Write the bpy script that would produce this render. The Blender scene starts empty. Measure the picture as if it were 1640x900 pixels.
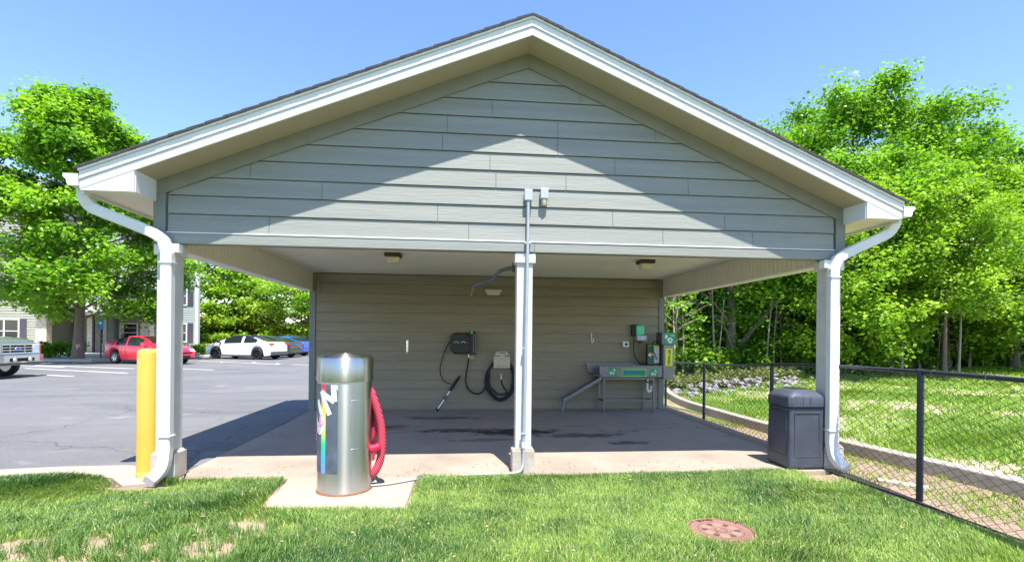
import bpy, bmesh, math, random
import numpy as np
from mathutils import Vector, Matrix
C = bpy.context.scene.collection
SC = bpy.context.scene
R = math.radians
rng = np.random.default_rng(7)
random.seed(7)

# ------------------------------------------------------------------ materials
def nodes(m):
    m.use_nodes = True
    nt = m.node_tree
    return nt, nt.nodes, nt.links
def mat(name, col, rough=.6, metal=0, var=.12, scale=6, bump=0, bscale=60, spec=.5, coat=0, stretch=(1,1,1), detail=4, col2=None, rvar=0):
    """principled with two-tone noise variation and fine bump"""
    m = bpy.data.materials.new(name); nt, N, L = nodes(m)
    b = N['Principled BSDF']
    b.inputs['Roughness'].default_value = rough; b.inputs['Metallic'].default_value = metal
    b.inputs['Specular IOR Level'].default_value = spec; b.inputs['Coat Weight'].default_value = coat
    tc = N.new('ShaderNodeTexCoord'); mp = N.new('ShaderNodeMapping'); mp.inputs['Scale'].default_value = stretch
    L.new(tc.outputs['Object'], mp.inputs['Vector'])
    nz = N.new('ShaderNodeTexNoise'); nz.inputs['Scale'].default_value = scale; nz.inputs['Detail'].default_value = detail
    nz.inputs['Roughness'].default_value = .65
    L.new(mp.outputs[0], nz.inputs['Vector'])
    rp = N.new('ShaderNodeValToRGB'); rp.color_ramp.elements[0].position = .3; rp.color_ramp.elements[1].position = .7
    c2 = col2 or tuple(min(1, c*(1+var)) for c in col)
    c1 = tuple(c*(1-var) for c in col) if col2 is None else col
    rp.color_ramp.elements[0].color = (*c1, 1); rp.color_ramp.elements[1].color = (*c2, 1)
    L.new(nz.outputs['Fac'], rp.inputs['Fac']); L.new(rp.outputs['Color'], b.inputs['Base Color'])
    if rvar:
        mr = N.new('ShaderNodeMapRange'); mr.inputs['To Min'].default_value = max(0, rough-rvar); mr.inputs['To Max'].default_value = min(1, rough+rvar)
        L.new(nz.outputs['Fac'], mr.inputs['Value']); L.new(mr.outputs[0], b.inputs['Roughness'])
    if bump:
        n2 = N.new('ShaderNodeTexNoise'); n2.inputs['Scale'].default_value = bscale; n2.inputs['Detail'].default_value = 5
        L.new(mp.outputs[0], n2.inputs['Vector'])
        bp = N.new('ShaderNodeBump'); bp.inputs['Strength'].default_value = bump; bp.inputs['Distance'].default_value = .01
        L.new(n2.outputs['Fac'], bp.inputs['Height']); L.new(bp.outputs[0], b.inputs['Normal'])
    return m
def leafmat(name, dark, light, trans=.35, rough=.5, attr='v', spec=.3):
    m = bpy.data.materials.new(name); nt, N, L = nodes(m)
    b = N['Principled BSDF']; out = N['Material Output']
    b.inputs['Roughness'].default_value = rough; b.inputs['Specular IOR Level'].default_value = spec
    at = N.new('ShaderNodeAttribute'); at.attribute_name = attr
    rp = N.new('ShaderNodeValToRGB')
    rp.color_ramp.elements[0].color = (*dark, 1); rp.color_ramp.elements[1].color = (*light, 1)
    L.new(at.outputs['Fac'], rp.inputs['Fac']); L.new(rp.outputs['Color'], b.inputs['Base Color'])
    tr = N.new('ShaderNodeBsdfTranslucent')
    hs = N.new('ShaderNodeMixRGB'); hs.blend_type = 'MULTIPLY'; hs.inputs['Fac'].default_value = 1
    hs.inputs['Color2'].default_value = (1.25, 1.3, .5, 1)
    L.new(rp.outputs['Color'], hs.inputs['Color1']); L.new(hs.outputs[0], tr.inputs['Color'])
    mx = N.new('ShaderNodeMixShader'); mx.inputs['Fac'].default_value = trans
    L.new(b.outputs[0], mx.inputs[1]); L.new(tr.outputs[0], mx.inputs[2]); L.new(mx.outputs[0], out.inputs['Surface'])
    return m

M = {}
M['white'] = mat('white_paint', (.66,.66,.65), .45, var=.04, scale=3, bump=.05, bscale=40)
M['whitetrim'] = mat('white_trim_paint', (.72,.72,.70), .5, var=.06, scale=5, bump=.05)
M['post'] = mat('post_paint', (.54,.54,.52), .5, var=.10, scale=4, bump=.08)
M['siding'] = mat('sage_siding', (.245,.252,.228), .62, var=.11, scale=2.2, bump=.35, bscale=22, stretch=(.25,1,5))
M['sidingback'] = mat('olive_siding', (.262,.225,.160), .62, var=.12, scale=2.2, bump=.3, bscale=22, stretch=(.3,1,4))
M['frieze'] = mat('frieze_paint', (.21,.20,.16), .6, var=.08, bump=.1)
M['cornerboard'] = mat('corner_board_paint', (.19,.205,.185), .6, var=.06)
M['bead'] = mat('cream_beadboard', (.76,.71,.60), .5, var=.05, scale=2)
M['ceil'] = mat('ceiling_beadboard', (.80,.78,.73), .55, var=.06, scale=1.2)
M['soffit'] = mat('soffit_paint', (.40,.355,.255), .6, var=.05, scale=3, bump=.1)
M['shingle'] = mat('asphalt_shingles', (.045,.04,.042), .9, var=.4, scale=40, bump=.6, bscale=120)
M['steel'] = None
def steel_mat():
    m = mat('brushed_stainless', (.53,.52,.50), .29, 1, var=.04, scale=6, stretch=(14,14,.3), rvar=.02)
    b = m.node_tree.nodes['Principled BSDF']; b.inputs['Anisotropic'].default_value = .9; b.inputs['Anisotropic Rotation'].default_value = .25
    t = m.node_tree.nodes.new('ShaderNodeTangent'); t.direction_type = 'RADIAL'; t.axis = 'Z'
    m.node_tree.links.new(t.outputs[0], b.inputs['Tangent']); return m
M['steel'] = steel_mat()
_ = mat('brushed_stainless', (.66,.65,.62), .34, 1, var=.04, scale=6, stretch=(14,14,.3), rvar=.03)
M['dullsteel'] = mat('dull_stainless', (.21,.21,.215), .42, .75, var=.12, scale=5, rvar=.1)
M['darksteel'] = mat('dark_steel', (.14,.14,.15), .4, .7, var=.1)
M['galv'] = mat('grey_pvc_conduit', (.36,.39,.42), .5, .2, var=.08)
M['boxgrey'] = mat('grey_box_metal', (.42,.44,.50), .45, .3, var=.06)
M['black'] = mat('black_plastic', (.006,.007,.012), .45, var=.2)
M['rubber'] = mat('black_rubber', (.012,.012,.012), .6, var=.2)
M['yellow'] = mat('yellow_bollard_paint', (.60,.39,.06), .45, var=.05, scale=3, bump=.08, bscale=15)
M['brownmetal'] = mat('brown_pipe_metal', (.07,.055,.05), .4, .6, var=.2)
M['rust'] = mat('rusty_metal', (.25,.12,.05), .8, .2, var=.3, scale=30)
M['brown'] = mat('brown_fixture', (.06,.035,.025), .5, var=.1)
M['lens'] = mat('cream_lens', (.72,.66,.50), .35, var=.05)
M['beige'] = mat('beige_plastic', (.55,.47,.36), .5, var=.06)
M['brass'] = mat('brass', (.6,.5,.3), .35, .9, var=.1)
M['canp'] = mat('charcoal_bin_plastic', (.050,.058,.080), .42, var=.25, scale=4, bump=.12, bscale=150, rvar=.1)
M['hole'] = mat('dark_opening', (.008,.008,.008), .9)
M['hose'] = None
M['signgreen'] = mat('green_sign', (.01,.32,.13), .4, var=.05)
M['signdark'] = mat('dark_green_sign', (.008,.13,.045), .4, var=.15, scale=30)
M['lime'] = mat('lime_sign', (.42,.68,.05), .4)
M['yellowsign'] = mat('yellow_sign', (.78,.80,.02), .4, var=.03)
M['ink'] = mat('black_ink', (.01,.01,.012), .5)
M['blueink'] = mat('blue_ink', (.02,.09,.50), .5)
M['soap'] = mat('mint_soap', (.06,.62,.36), .3)
M['labelw'] = mat('white_label', (.75,.76,.77), .5, var=.05)
M['greenled'] = mat('green_button', (.08,.85,.05), .4)
M['skinbrown'] = mat('tan_print', (.45,.20,.10), .5)
M['fence'] = mat('black_vinyl_fence', (.018,.022,.035), .35, var=.2, scale=20)
M['clay'] = mat('rusty_manhole_iron', (.23,.12,.092), .75, .1, var=.15, scale=25, bump=.2)
M['clayd'] = mat('manhole_recess', (.10,.052,.042), .8, .1, var=.15, scale=25)
M['clayl'] = mat('manhole_sand', (.25,.155,.115), .85, 0, var=.12, scale=40)
M['plinth'] = mat('rust_stained_paint', (.50,.49,.46), .6, scale=3.5, col2=(.34,.23,.14), bump=.15)
M['bark'] = mat('grey_bark', (.13,.10,.08), .9, var=.4, scale=9, bump=.8, bscale=30, stretch=(3,3,.6))
M['barkl'] = mat('pale_bark', (.34,.28,.22), .85, var=.25, scale=9, bump=.5, bscale=30, stretch=(3,3,.6))
M['barkr'] = mat('reddish_bark', (.20,.13,.10), .9, var=.3, scale=9, bump=.6, bscale=30, stretch=(3,3,.6))
M['kerb'] = mat('weathered_kerb_concrete', (.42,.37,.30), .85, var=.16, scale=6, bump=.4, bscale=60)
M['walk'] = mat('sidewalk_concrete', (.46,.43,.38), .85, var=.12, scale=2, bump=.2)
M['apron'] = mat('apron_concrete', (.33,.275,.22), .85, var=.1, scale=3, bump=.2, bscale=90)
M['paint'] = mat('road_paint', (.74,.74,.74), .7, var=.15, scale=8)
M['glass'] = mat('window_glass', (.02,.025,.03), .06, spec=.8, var=.1)
M['carglass'] = mat('car_glass', (.015,.02,.02), .08, spec=.7, var=.1)
M['rim'] = mat('alloy_rim', (.55,.56,.58), .3, .9)
M['rimd'] = mat('dark_alloy_rim', (.05,.05,.055), .35, .8)
M['carred'] = mat('red_car_paint', (.70,.018,.045), .3, .0, coat=1, var=.02)
M['carwhite'] = mat('white_car_paint', (.82,.83,.85), .3, coat=1, var=.01)
M['carblue'] = mat('blue_car_paint', (.015,.10,.50), .3, coat=1, var=.02)
M['cardark'] = mat('dark_car_paint', (.03,.035,.04), .3, coat=1, var=.02)
M['truckgreen'] = mat('green_grey_truck_paint', (.17,.20,.16), .35, .3, coat=.8, var=.03)
M['chrome'] = mat('chrome', (.68,.70,.75), .16, 1, var=.02)
M['lampglass'] = mat('headlamp_glass', (.65,.67,.70), .1, var=.1, spec=.8)
M['orange'] = mat('amber_lens', (.8,.12,.04), .25)
M['tail'] = mat('red_tail_lamp', (.55,.01,.02), .2)
M['housepale'] = mat('pale_lap_siding', (.31,.31,.25), .7, var=.10)
M['houseblue'] = mat('blue_grey_lap_siding', (.32,.38,.36), .7, var=.05)
M['stone'] = mat('pale_stone_column', (.50,.45,.36), .9, var=.3, scale=5, bump=.4, bscale=10)
M['shutter'] = mat('plum_shutter', (.06,.05,.08), .6)
M['roofgrey'] = mat('grey_roof', (.24,.22,.22), .9, var=.2, scale=10)
M['rock'] = mat('pale_riprap', (.23,.215,.20), .85, var=.4, scale=5, bump=.5, bscale=14)
M['mulch'] = mat('orange_mulch', (.42,.19,.10), .95, var=.3, scale=8)
M['leafA'] = leafmat('oak_leaves', (.06,.19,.015), (.33,.56,.045), .50, rough=.42, spec=.4)
M['leafB'] = leafmat('wood_leaves', (.05,.165,.014), (.31,.54,.045), .45, rough=.42, spec=.4)
M['leafC'] = leafmat('yellow_green_leaves', (.11,.25,.018), (.38,.57,.055), .45)
M['leafD'] = leafmat('undergrowth_leaves', (.06,.18,.014), (.30,.48,.04), .48)
M['leafE'] = leafmat('pine_needles', (.025,.06,.02), (.08,.14,.05), .25)
M['leafF'] = leafmat('dull_olive_leaves', (.12,.15,.05), (.26,.29,.11), .35)
M['grass'] = leafmat('lawn_blades', (.028,.105,.018), (.30,.44,.085), .30, rough=.42, spec=.45)
_r = [n for n in M['grass'].node_tree.nodes if n.type == 'VALTORGB'][0].color_ramp
_r.elements[1].position = .86; _e = _r.elements.new(.95); _e.color = (.52,.44,.22,1)
M['grass2'] = leafmat('field_blades', (.08,.20,.018), (.31,.43,.05), .32, rough=.5)

def pos_color_mat(name, build, rough=.85, bump=.3, bscale=60):
    m = bpy.data.materials.new(name); nt, N, L = nodes(m); b = N['Principled BSDF']
    b.inputs['Roughness'].default_value = rough
    g = N.new('ShaderNodeNewGeometry')
    col = build(N, L, g.outputs['Position'], b)
    L.new(col, b.inputs['Base Color'])
    n2 = N.new('ShaderNodeTexNoise'); n2.inputs['Scale'].default_value = bscale; n2.inputs['Detail'].default_value = 6
    L.new(g.outputs['Position'], n2.inputs['Vector'])
    bp = N.new('ShaderNodeBump'); bp.inputs['Strength'].default_value = bump; bp.inputs['Distance'].default_value = .01
    L.new(n2.outputs['Fac'], bp.inputs['Height']); L.new(bp.outputs[0], b.inputs['Normal'])
    return m
def noise(N, L, vec, scale, detail=5, stretch=None, dist=0, rough=.6, off=(0,0,0)):
    mp = N.new('ShaderNodeMapping'); mp.inputs['Scale'].default_value = stretch or (1,1,1); mp.inputs['Location'].default_value = off
    L.new(vec, mp.inputs['Vector'])
    n = N.new('ShaderNodeTexNoise'); n.inputs['Scale'].default_value = scale; n.inputs['Detail'].default_value = detail
    n.inputs['Distortion'].default_value = dist; n.inputs['Roughness'].default_value = rough
    L.new(mp.outputs[0], n.inputs['Vector']); return n.outputs['Fac']
def ramp(N, L, fac, stops):
    r = N.new('ShaderNodeValToRGB'); e = r.color_ramp.elements
    while len(e) < len(stops): e.new(.5)
    for i, (p, c) in enumerate(stops):
        e[i].position = p; e[i].color = (*c, 1) if len(c) == 3 else c
    L.new(fac, r.inputs['Fac']); return r.outputs['Color']
def mix(N, L, fac, a, b, mode='MIX'):
    x = N.new('ShaderNodeMixRGB'); x.blend_type = mode
    for inp, v in ((x.inputs['Fac'], fac), (x.inputs['Color1'], a), (x.inputs['Color2'], b)):
        if isinstance(v, (int, float)): inp.default_value = v
        elif isinstance(v, tuple): inp.default_value = (*v, 1)
        else: L.new(v, inp)
    return x.outputs[0]
def mth(N, L, op, a, b=None, c=None, clamp=False):
    x = N.new('ShaderNodeMath'); x.operation = op; x.use_clamp = clamp
    for i, v in enumerate((a, b, c)):
        if v is None: continue
        if isinstance(v, (int, float)): x.inputs[i].default_value = v
        else: L.new(v, x.inputs[i])
    return x.outputs[0]
def blob(N, L, pos, cx, cy, rx, ry, wob=.35, ws=2.5, soft=.5):
    """1 inside a wobbly ellipse, 0 outside"""
    s = N.new('ShaderNodeSeparateXYZ'); L.new(pos, s.inputs[0])
    dx = mth(N, L, 'DIVIDE', mth(N, L, 'SUBTRACT', s.outputs[0], cx), rx)
    dy = mth(N, L, 'DIVIDE', mth(N, L, 'SUBTRACT', s.outputs[1], cy), ry)
    d = mth(N, L, 'SQRT', mth(N, L, 'ADD', mth(N, L, 'MULTIPLY', dx, dx), mth(N, L, 'MULTIPLY', dy, dy)))
    n = noise(N, L, pos, ws, 5, off=(cx*3, cy, 0))
    d = mth(N, L, 'ADD', d, mth(N, L, 'MULTIPLY', mth(N, L, 'SUBTRACT', n, .5), wob*4))
    return mth(N, L, 'DIVIDE', mth(N, L, 'SUBTRACT', 1, d), soft, clamp=True)

def slab_build(N, L, pos, b):
    base = ramp(N, L, noise(N, L, pos, 1.3, 6), [(.3, (.25,.205,.165)), (.7, (.37,.305,.245))])
    fine = ramp(N, L, noise(N, L, pos, 40, 4), [(.35, (.86,.86,.86)), (.65, (1,1,1))])
    base = mix(N, L, 1, base, fine, 'MULTIPLY')
    s = N.new('ShaderNodeSeparateXYZ'); L.new(pos, s.inputs[0])
    # ingrained grime of the washing area
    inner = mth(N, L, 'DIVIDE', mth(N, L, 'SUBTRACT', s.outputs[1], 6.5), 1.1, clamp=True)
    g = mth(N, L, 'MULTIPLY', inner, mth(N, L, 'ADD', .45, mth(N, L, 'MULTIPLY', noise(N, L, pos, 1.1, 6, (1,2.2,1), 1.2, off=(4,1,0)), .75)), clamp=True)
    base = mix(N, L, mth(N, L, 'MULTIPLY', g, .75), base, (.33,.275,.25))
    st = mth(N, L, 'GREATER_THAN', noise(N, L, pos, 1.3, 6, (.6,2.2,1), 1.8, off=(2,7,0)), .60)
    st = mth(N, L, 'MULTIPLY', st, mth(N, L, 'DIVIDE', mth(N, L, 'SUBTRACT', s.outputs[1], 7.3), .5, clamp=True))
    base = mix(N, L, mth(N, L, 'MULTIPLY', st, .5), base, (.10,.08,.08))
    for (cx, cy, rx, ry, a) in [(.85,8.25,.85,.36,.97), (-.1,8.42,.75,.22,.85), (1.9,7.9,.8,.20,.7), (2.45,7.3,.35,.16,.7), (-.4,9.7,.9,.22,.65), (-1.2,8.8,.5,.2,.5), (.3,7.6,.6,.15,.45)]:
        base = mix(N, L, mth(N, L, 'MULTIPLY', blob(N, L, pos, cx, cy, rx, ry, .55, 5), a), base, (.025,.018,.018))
    # thin crack running across
    n = noise(N, L, pos, .9, 7, (1,1,1), .3, off=(9,3,0))
    line = mth(N, L, 'ABSOLUTE', mth(N, L, 'SUBTRACT', s.outputs[1], mth(N, L, 'ADD', 7.55, mth(N, L, 'MULTIPLY', n, 1.5))))
    ck = mth(N, L, 'LESS_THAN', line, .010)
    base = mix(N, L, mth(N, L, 'MULTIPLY', ck, .85), base, (.02,.015,.015))
    # pale dried patches
    pp = ramp(N, L, noise(N, L, pos, 1.9, 6, (.7,1.6,1), 1.0, off=(1,20,0)), [(.58,(0,0,0)), (.68,(1,1,1))])
    base = mix(N, L, mth(N, L, 'MULTIPLY', mth(N, L, 'MULTIPLY', pp, inner), .35), base, (.36,.31,.29))
    # control joints
    rg = mth(N, L, 'SUBTRACT', .92, mth(N, L, 'MULTIPLY', st, .3)); L.new(rg, b.inputs['Roughness'])
    return base
M['slab'] = pos_color_mat('stained_concrete', slab_build, bump=.35, bscale=50)
def asphalt_build(N, L, pos, b):
    a = ramp(N, L, noise(N, L, pos, .25, 6, (1,2.5,1), .8), [(.25, (.105,.105,.110)), (.75, (.185,.182,.182))])
    f = ramp(N, L, noise(N, L, pos, 60, 3), [(.3, (.72,.72,.72)), (.7, (1.1,1.1,1.1))])
    a = mix(N, L, 1, a, f, 'MULTIPLY')
    w = ramp(N, L, noise(N, L, pos, .8, 6, (.5,1.6,1), 1.5, .7, off=(3,3,0)), [(.60,(0,0,0)), (.72,(1,1,1))])
    a = mix(N, L, mth(N, L, 'MULTIPLY', w, .7), a, (.30,.295,.285))
    d = ramp(N, L, noise(N, L, pos, 1.5, 6, (1,1,1), .5, .75, off=(13,3,0)), [(.62,(0,0,0)), (.75,(1,1,1))])
    a = mix(N, L, mth(N, L, 'MULTIPLY', d, .6), a, (.055,.055,.06))
    vn = N.new('ShaderNodeTexVoronoi'); vn.feature = 'DISTANCE_TO_EDGE'; vn.inputs['Scale'].default_value = .22; mpv = N.new('ShaderNodeMapping'); L.new(pos, mpv.inputs[0])
    nzv = N.new('ShaderNodeTexNoise'); nzv.inputs['Scale'].default_value = 1.2; nzv.inputs['Detail'].default_value = 6; L.new(pos, nzv.inputs['Vector'])
    vm = N.new('ShaderNodeMixRGB'); vm.blend_type = 'ADD'; vm.inputs['Fac'].default_value = 1.2; L.new(pos, vm.inputs['Color1']); L.new(nzv.outputs['Color'], vm.inputs['Color2']); L.new(vm.outputs[0], vn.inputs['Vector'])
    a = mix(N, L, mth(N, L, 'MULTIPLY', mth(N, L, 'LESS_THAN', vn.outputs['Distance'], .0028), .5), a, (.035,.035,.037))
    return a
M['asphalt'] = pos_color_mat('worn_asphalt', asphalt_build, rough=.8, bump=.5, bscale=90)
def soil_build(N, L, pos, b):
    a = ramp(N, L, noise(N, L, pos, 3, 7), [(.3, (.20,.15,.09)), (.7, (.46,.35,.24))])
    return mix(N, L, .8, a, ramp(N, L, noise(N, L, pos, 90, 3), [(.3,(.6,.6,.6)), (.7,(1.1,1.1,1.1))]), 'MULTIPLY')
M['soil'] = pos_color_mat('dry_lawn_soil', soil_build, bump=.8, bscale=70)
def field_build(N, L, pos, b):
    grass = ramp(N, L, noise(N, L, pos, 9, 7), [(.3, (.13,.22,.03)), (.7, (.26,.34,.06))])
    dirt = ramp(N, L, noise(N, L, pos, 6, 6), [(.3, (.36,.27,.17)), (.7, (.56,.46,.34))])
    f = ramp(N, L, noise(N, L, pos, .55, 7, (1,1,1), .4, .65), [(.44,(0,0,0)), (.56,(1,1,1))])
    a = mix(N, L, f, grass, dirt)
    return mix(N, L, 1, a, ramp(N, L, noise(N, L, pos, 35, 4), [(.3,(.5,.5,.5)), (.7,(1.15,1.15,1.15))]), 'MULTIPLY')
M['field'] = pos_color_mat('patchy_field_ground', field_build, bump=1, bscale=30)
def straw_build(N, L, pos, b):
    a = ramp(N, L, noise(N, L, pos, 30, 6, (1,.35,1)), [(.3, (.17,.11,.075)), (.7, (.37,.265,.19))])
    return a
M['straw'] = pos_color_mat('dry_straw_soil', straw_build, bump=1, bscale=60)

# woven red hose
def hose_mat():
    m = bpy.data.materials.new('red_braided_hose'); nt, N, L = nodes(m); b = N['Principled BSDF']
    b.inputs['Roughness'].default_value = .55
    tc = N.new('ShaderNodeTexCoord')
    w = N.new('ShaderNodeTexWave'); w.inputs['Scale'].default_value = 16; w.inputs['Distortion'].default_value = 1.5; w.inputs['Detail'].default_value = 2
    mp = N.new('ShaderNodeMapping'); mp.inputs['Rotation'].default_value = (0, R(35), 0)
    L.new(tc.outputs['Object'], mp.inputs[0]); L.new(mp.outputs[0], w.inputs['Vector'])
    L.new(ramp(N, L, w.outputs['Fac'], [(.35, (.32,.004,.03)), (.9, (.66,.10,.15))]), b.inputs['Base Color'])
    bp = N.new('ShaderNodeBump'); bp.inputs['Strength'].default_value = .4; bp.inputs['Distance'].default_value = .006
    L.new(w.outputs['Fac'], bp.inputs['Height']); L.new(bp.outputs[0], b.inputs['Normal'])
    return m
M['hose'] = hose_mat()
M['redplastic'] = mat('red_hose_cuff', (.62,.012,.05), .4, var=.05)
M['decal'] = mat('slate_decal', (.085,.10,.13), .4, var=.25, scale=10)
def rainbow_mat():
    m = bpy.data.materials.new('rainbow_stripe'); nt, N, L = nodes(m); b = N['Principled BSDF']
    b.inputs['Roughness'].default_value = .4
    tc = N.new('ShaderNodeTexCoord'); s = N.new('ShaderNodeSeparateXYZ'); L.new(tc.outputs['Object'], s.inputs[0])
    L.new(ramp(N, L, mth(N, L, 'DIVIDE', s.outputs[2], 1.1), [(.05,(.35,.22,.55)), (.18,(.22,.25,.75)), (.33,(.05,.42,.62)), (.45,(.02,.62,.25)), (.58,(.75,.78,.12)), (.72,(.92,.75,.06)), (.82,(.9,.35,.03)), (.95,(.75,.02,.05))]), b.inputs['Base Color'])
    return m
M['rainbow'] = rainbow_mat()
M['letter'] = mat('pale_letter_vinyl', (.66,.72,.72), .4, var=.05)
M['pink'] = mat('pink_letter_vinyl', (.78,.42,.48), .4, var=.08)

# ------------------------------------------------------------------ mesh builder
class MB:
    def __init__(s): s.v = []; s.f = []; s.sm = []
    def add(s, vs, fs, smooth=False):
        o = len(s.v); s.v += [tuple(p) for p in vs]; s.f += [tuple(i+o for i in f) for f in fs]; s.sm += [smooth]*len(fs); return s
    def box(s, x0, x1, y0, y1, z0, z1):
        return s.add([(x0,y0,z0),(x1,y0,z0),(x1,y1,z0),(x0,y1,z0),(x0,y0,z1),(x1,y0,z1),(x1,y1,z1),(x0,y1,z1)],
              [(0,3,2,1),(4,5,6,7),(0,1,5,4),(1,2,6,5),(2,3,7,6),(3,0,4,7)])
    def prism(s, poly, axis, a, b):
        """extrude 2-D polygon along axis from a to b; poly coords are the two other axes in order"""
        n = len(poly)
        def P(p, t):
            if axis == 'y': return (p[0], t, p[1])
            if axis == 'x': return (t, p[0], p[1])
            return (p[0], p[1], t)
        vs = [P(p, a) for p in poly] + [P(p, b) for p in poly]
        fs = [tuple(range(n)), tuple(range(2*n-1, n-1, -1))] + [(i, n+i, n+(i+1) % n, (i+1) % n) for i in range(n)]
        return s.add(vs, fs)
    def tube(s, pts, r, n=8, cap=True, flat=None):
        pts = [Vector(p) for p in pts]; k = len(pts)
        rs = r if isinstance(r, (list, tuple)) else [r]*k
        t0 = (pts[1]-pts[0]).normalized()
        up = Vector((0,0,1)) if abs(t0.z) < .9 else Vector((0,1,0))
        u = t0.cross(up).normalized(); vs = []; fs = []
        for i, p in enumerate(pts):
            t = (pts[min(i+1,k-1)]-pts[max(i-1,0)])
            if t.length < 1e-9: t = t0
            t.normalize()
            u = (u - t*u.dot(t)); u = u.normalized() if u.length > 1e-6 else t.orthogonal().normalized()
            w = t.cross(u)
            for j in range(n):
                a = 2*math.pi*j/n
                vs.append(p + (u*math.cos(a) + w*math.sin(a))*rs[i])
        for i in range(k-1):
            for j in range(n):
                fs.append((i*n+j, i*n+(j+1)%n, (i+1)*n+(j+1)%n, (i+1)*n+j))
        if cap: fs += [tuple(range(n-1,-1,-1)), tuple(range((k-1)*n, k*n))]
        return s.add(vs, fs, True)
    def rtube(s, pts, w, d, upv=(1,0,0)):
        """rectangular tube: width w along upv, depth d across"""
        pts = [Vector(p) for p in pts]; k = len(pts); vs = []; fs = []
        for i, p in enumerate(pts):
            t = (pts[min(i+1,k-1)]-pts[max(i-1,0)]).normalized()
            a = Vector((0,-1,0)); 
            b = t.cross(a)
            if b.length < .2: a = Vector((0,0,-1)); b = t.cross(a)
            b.normalize(); a = b.cross(t).normalized()
            for (p1, p2) in ((-1,-.8),(-.8,-1),(.8,-1),(1,-.8),(1,.8),(.8,1),(-.8,1),(-1,.8)):
                vs.append(p + b*p1*w/2 + a*p2*d/2)
        for i in range(k-1):
            for j in range(8): fs.append((i*8+j, i*8+(j+1)%8, (i+1)*8+(j+1)%8, (i+1)*8+j))
        fs += [tuple(range(7,-1,-1)), tuple(range((k-1)*8, k*8))]
        return s.add(vs, fs)
    def lathe(s, prof, n=32, c=(0,0,0), caps=True):
        vs = []; fs = []; k = len(prof)
        for i in range(n):
            a = 2*math.pi*i/n
            for (r, z) in prof: vs.append((c[0]+r*math.cos(a), c[1]+r*math.sin(a), c[2]+z))
        for i in range(n):
            for j in range(k-1):
                fs.append((i*k+j, ((i+1)%n)*k+j, ((i+1)%n)*k+j+1, i*k+j+1))
        if caps and prof[0][0] > 1e-6: fs.append(tuple(i*k for i in range(n-1,-1,-1)))
        if caps and prof[-1][0] > 1e-6: fs.append(tuple(i*k+k-1 for i in range(n)))
        return s.add(vs, fs, True)
    def cyl(s, p0, p1, r, n=16): return s.tube([p0, p1], r, n)
    def mesh(s, name):
        me = bpy.data.meshes.new(name); me.from_pydata(s.v, [], s.f)
        me.polygons.foreach_set('use_smooth', s.sm); me.update()
        bm = bmesh.new(); bm.from_mesh(me); bmesh.ops.recalc_face_normals(bm, faces=bm.faces); bm.to_mesh(me); bm.free()
        if any(s.sm): me.set_sharp_from_angle(angle=R(40))
        return me
def arc_pts(ctrl, n=8):
    """Catmull-Rom through control points"""
    P = [Vector(p) for p in ctrl]; P = [P[0]*2-P[1]] + P + [P[-1]*2-P[-2]]; out = []
    for i in range(1, len(P)-2):
        for k in range(n):
            t = k/n; a, b, c, d = P[i-1:i+3]
            out.append(.5*((2*b) + (c-a)*t + (2*a-5*b+4*c-d)*t*t + (3*b-a-3*c+d)*t**3))
    out.append(P[-2]); return out

def tag(o, label=None, cat=None, group=None, kind=None):
    if label: o['label'] = label
    if cat: o['category'] = cat
    if group: o['group'] = group
    if kind: o['kind'] = kind
    return o
def thing(name, label, cat, loc=(0,0,0), rotz=0, group=None):
    o = bpy.data.objects.new(name, None); C.objects.link(o); o.empty_display_size = .2
    o.location = loc; o.rotation_euler = (0,0,rotz)
    return tag(o, label, cat, group)
def rootloc(p):
    while p.parent: p = p.parent
    return Vector(p.location)
def part(name, mb, m, parent, label=None, world=True, bevel=0):
    me = mb.mesh(name) if isinstance(mb, MB) else mb
    if world: me.transform(Matrix.Translation(-rootloc(parent)))
    me.materials.clear(); me.materials.append(M[m] if isinstance(m, str) else m)
    o = bpy.data.objects.new(name, me); C.objects.link(o); o.parent = parent
    if label: o['label'] = label
    if bevel: addbevel(o, bevel)
    return o
def addbevel(o, w):
    b = o.modifiers.new('Bevel', 'BEVEL'); b.width = w; b.segments = 2; b.limit_method = 'ANGLE'; b.angle_limit = R(40)
def solo(name, mb, m, label, cat, group=None, bevel=0, kind=None):
    me = mb.mesh(name) if isinstance(mb, MB) else mb
    n = len(me.vertices); co = np.empty(n*3, np.float32); me.vertices.foreach_get('co', co); co = co.reshape(-1,3)
    c = Vector(((co[:,0].min()+co[:,0].max())/2, (co[:,1].min()+co[:,1].max())/2, co[:,2].min()))
    me.transform(Matrix.Translation(-c)); me.materials.clear(); me.materials.append(M[m] if isinstance(m, str) else m)
    o = bpy.data.objects.new(name, me); C.objects.link(o); o.location = c
    tag(o, label, cat, group, kind)
    if bevel: addbevel(o, bevel)
    return o
def struct(name, mb, m, bevel=0):
    me = mb.mesh(name) if isinstance(mb, MB) else mb
    me.materials.clear(); me.materials.append(M[m] if isinstance(m, str) else m)
    o = bpy.data.objects.new(name, me); C.objects.link(o); o['kind'] = 'structure'
    if bevel: addbevel(o, bevel)
    return o
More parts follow.
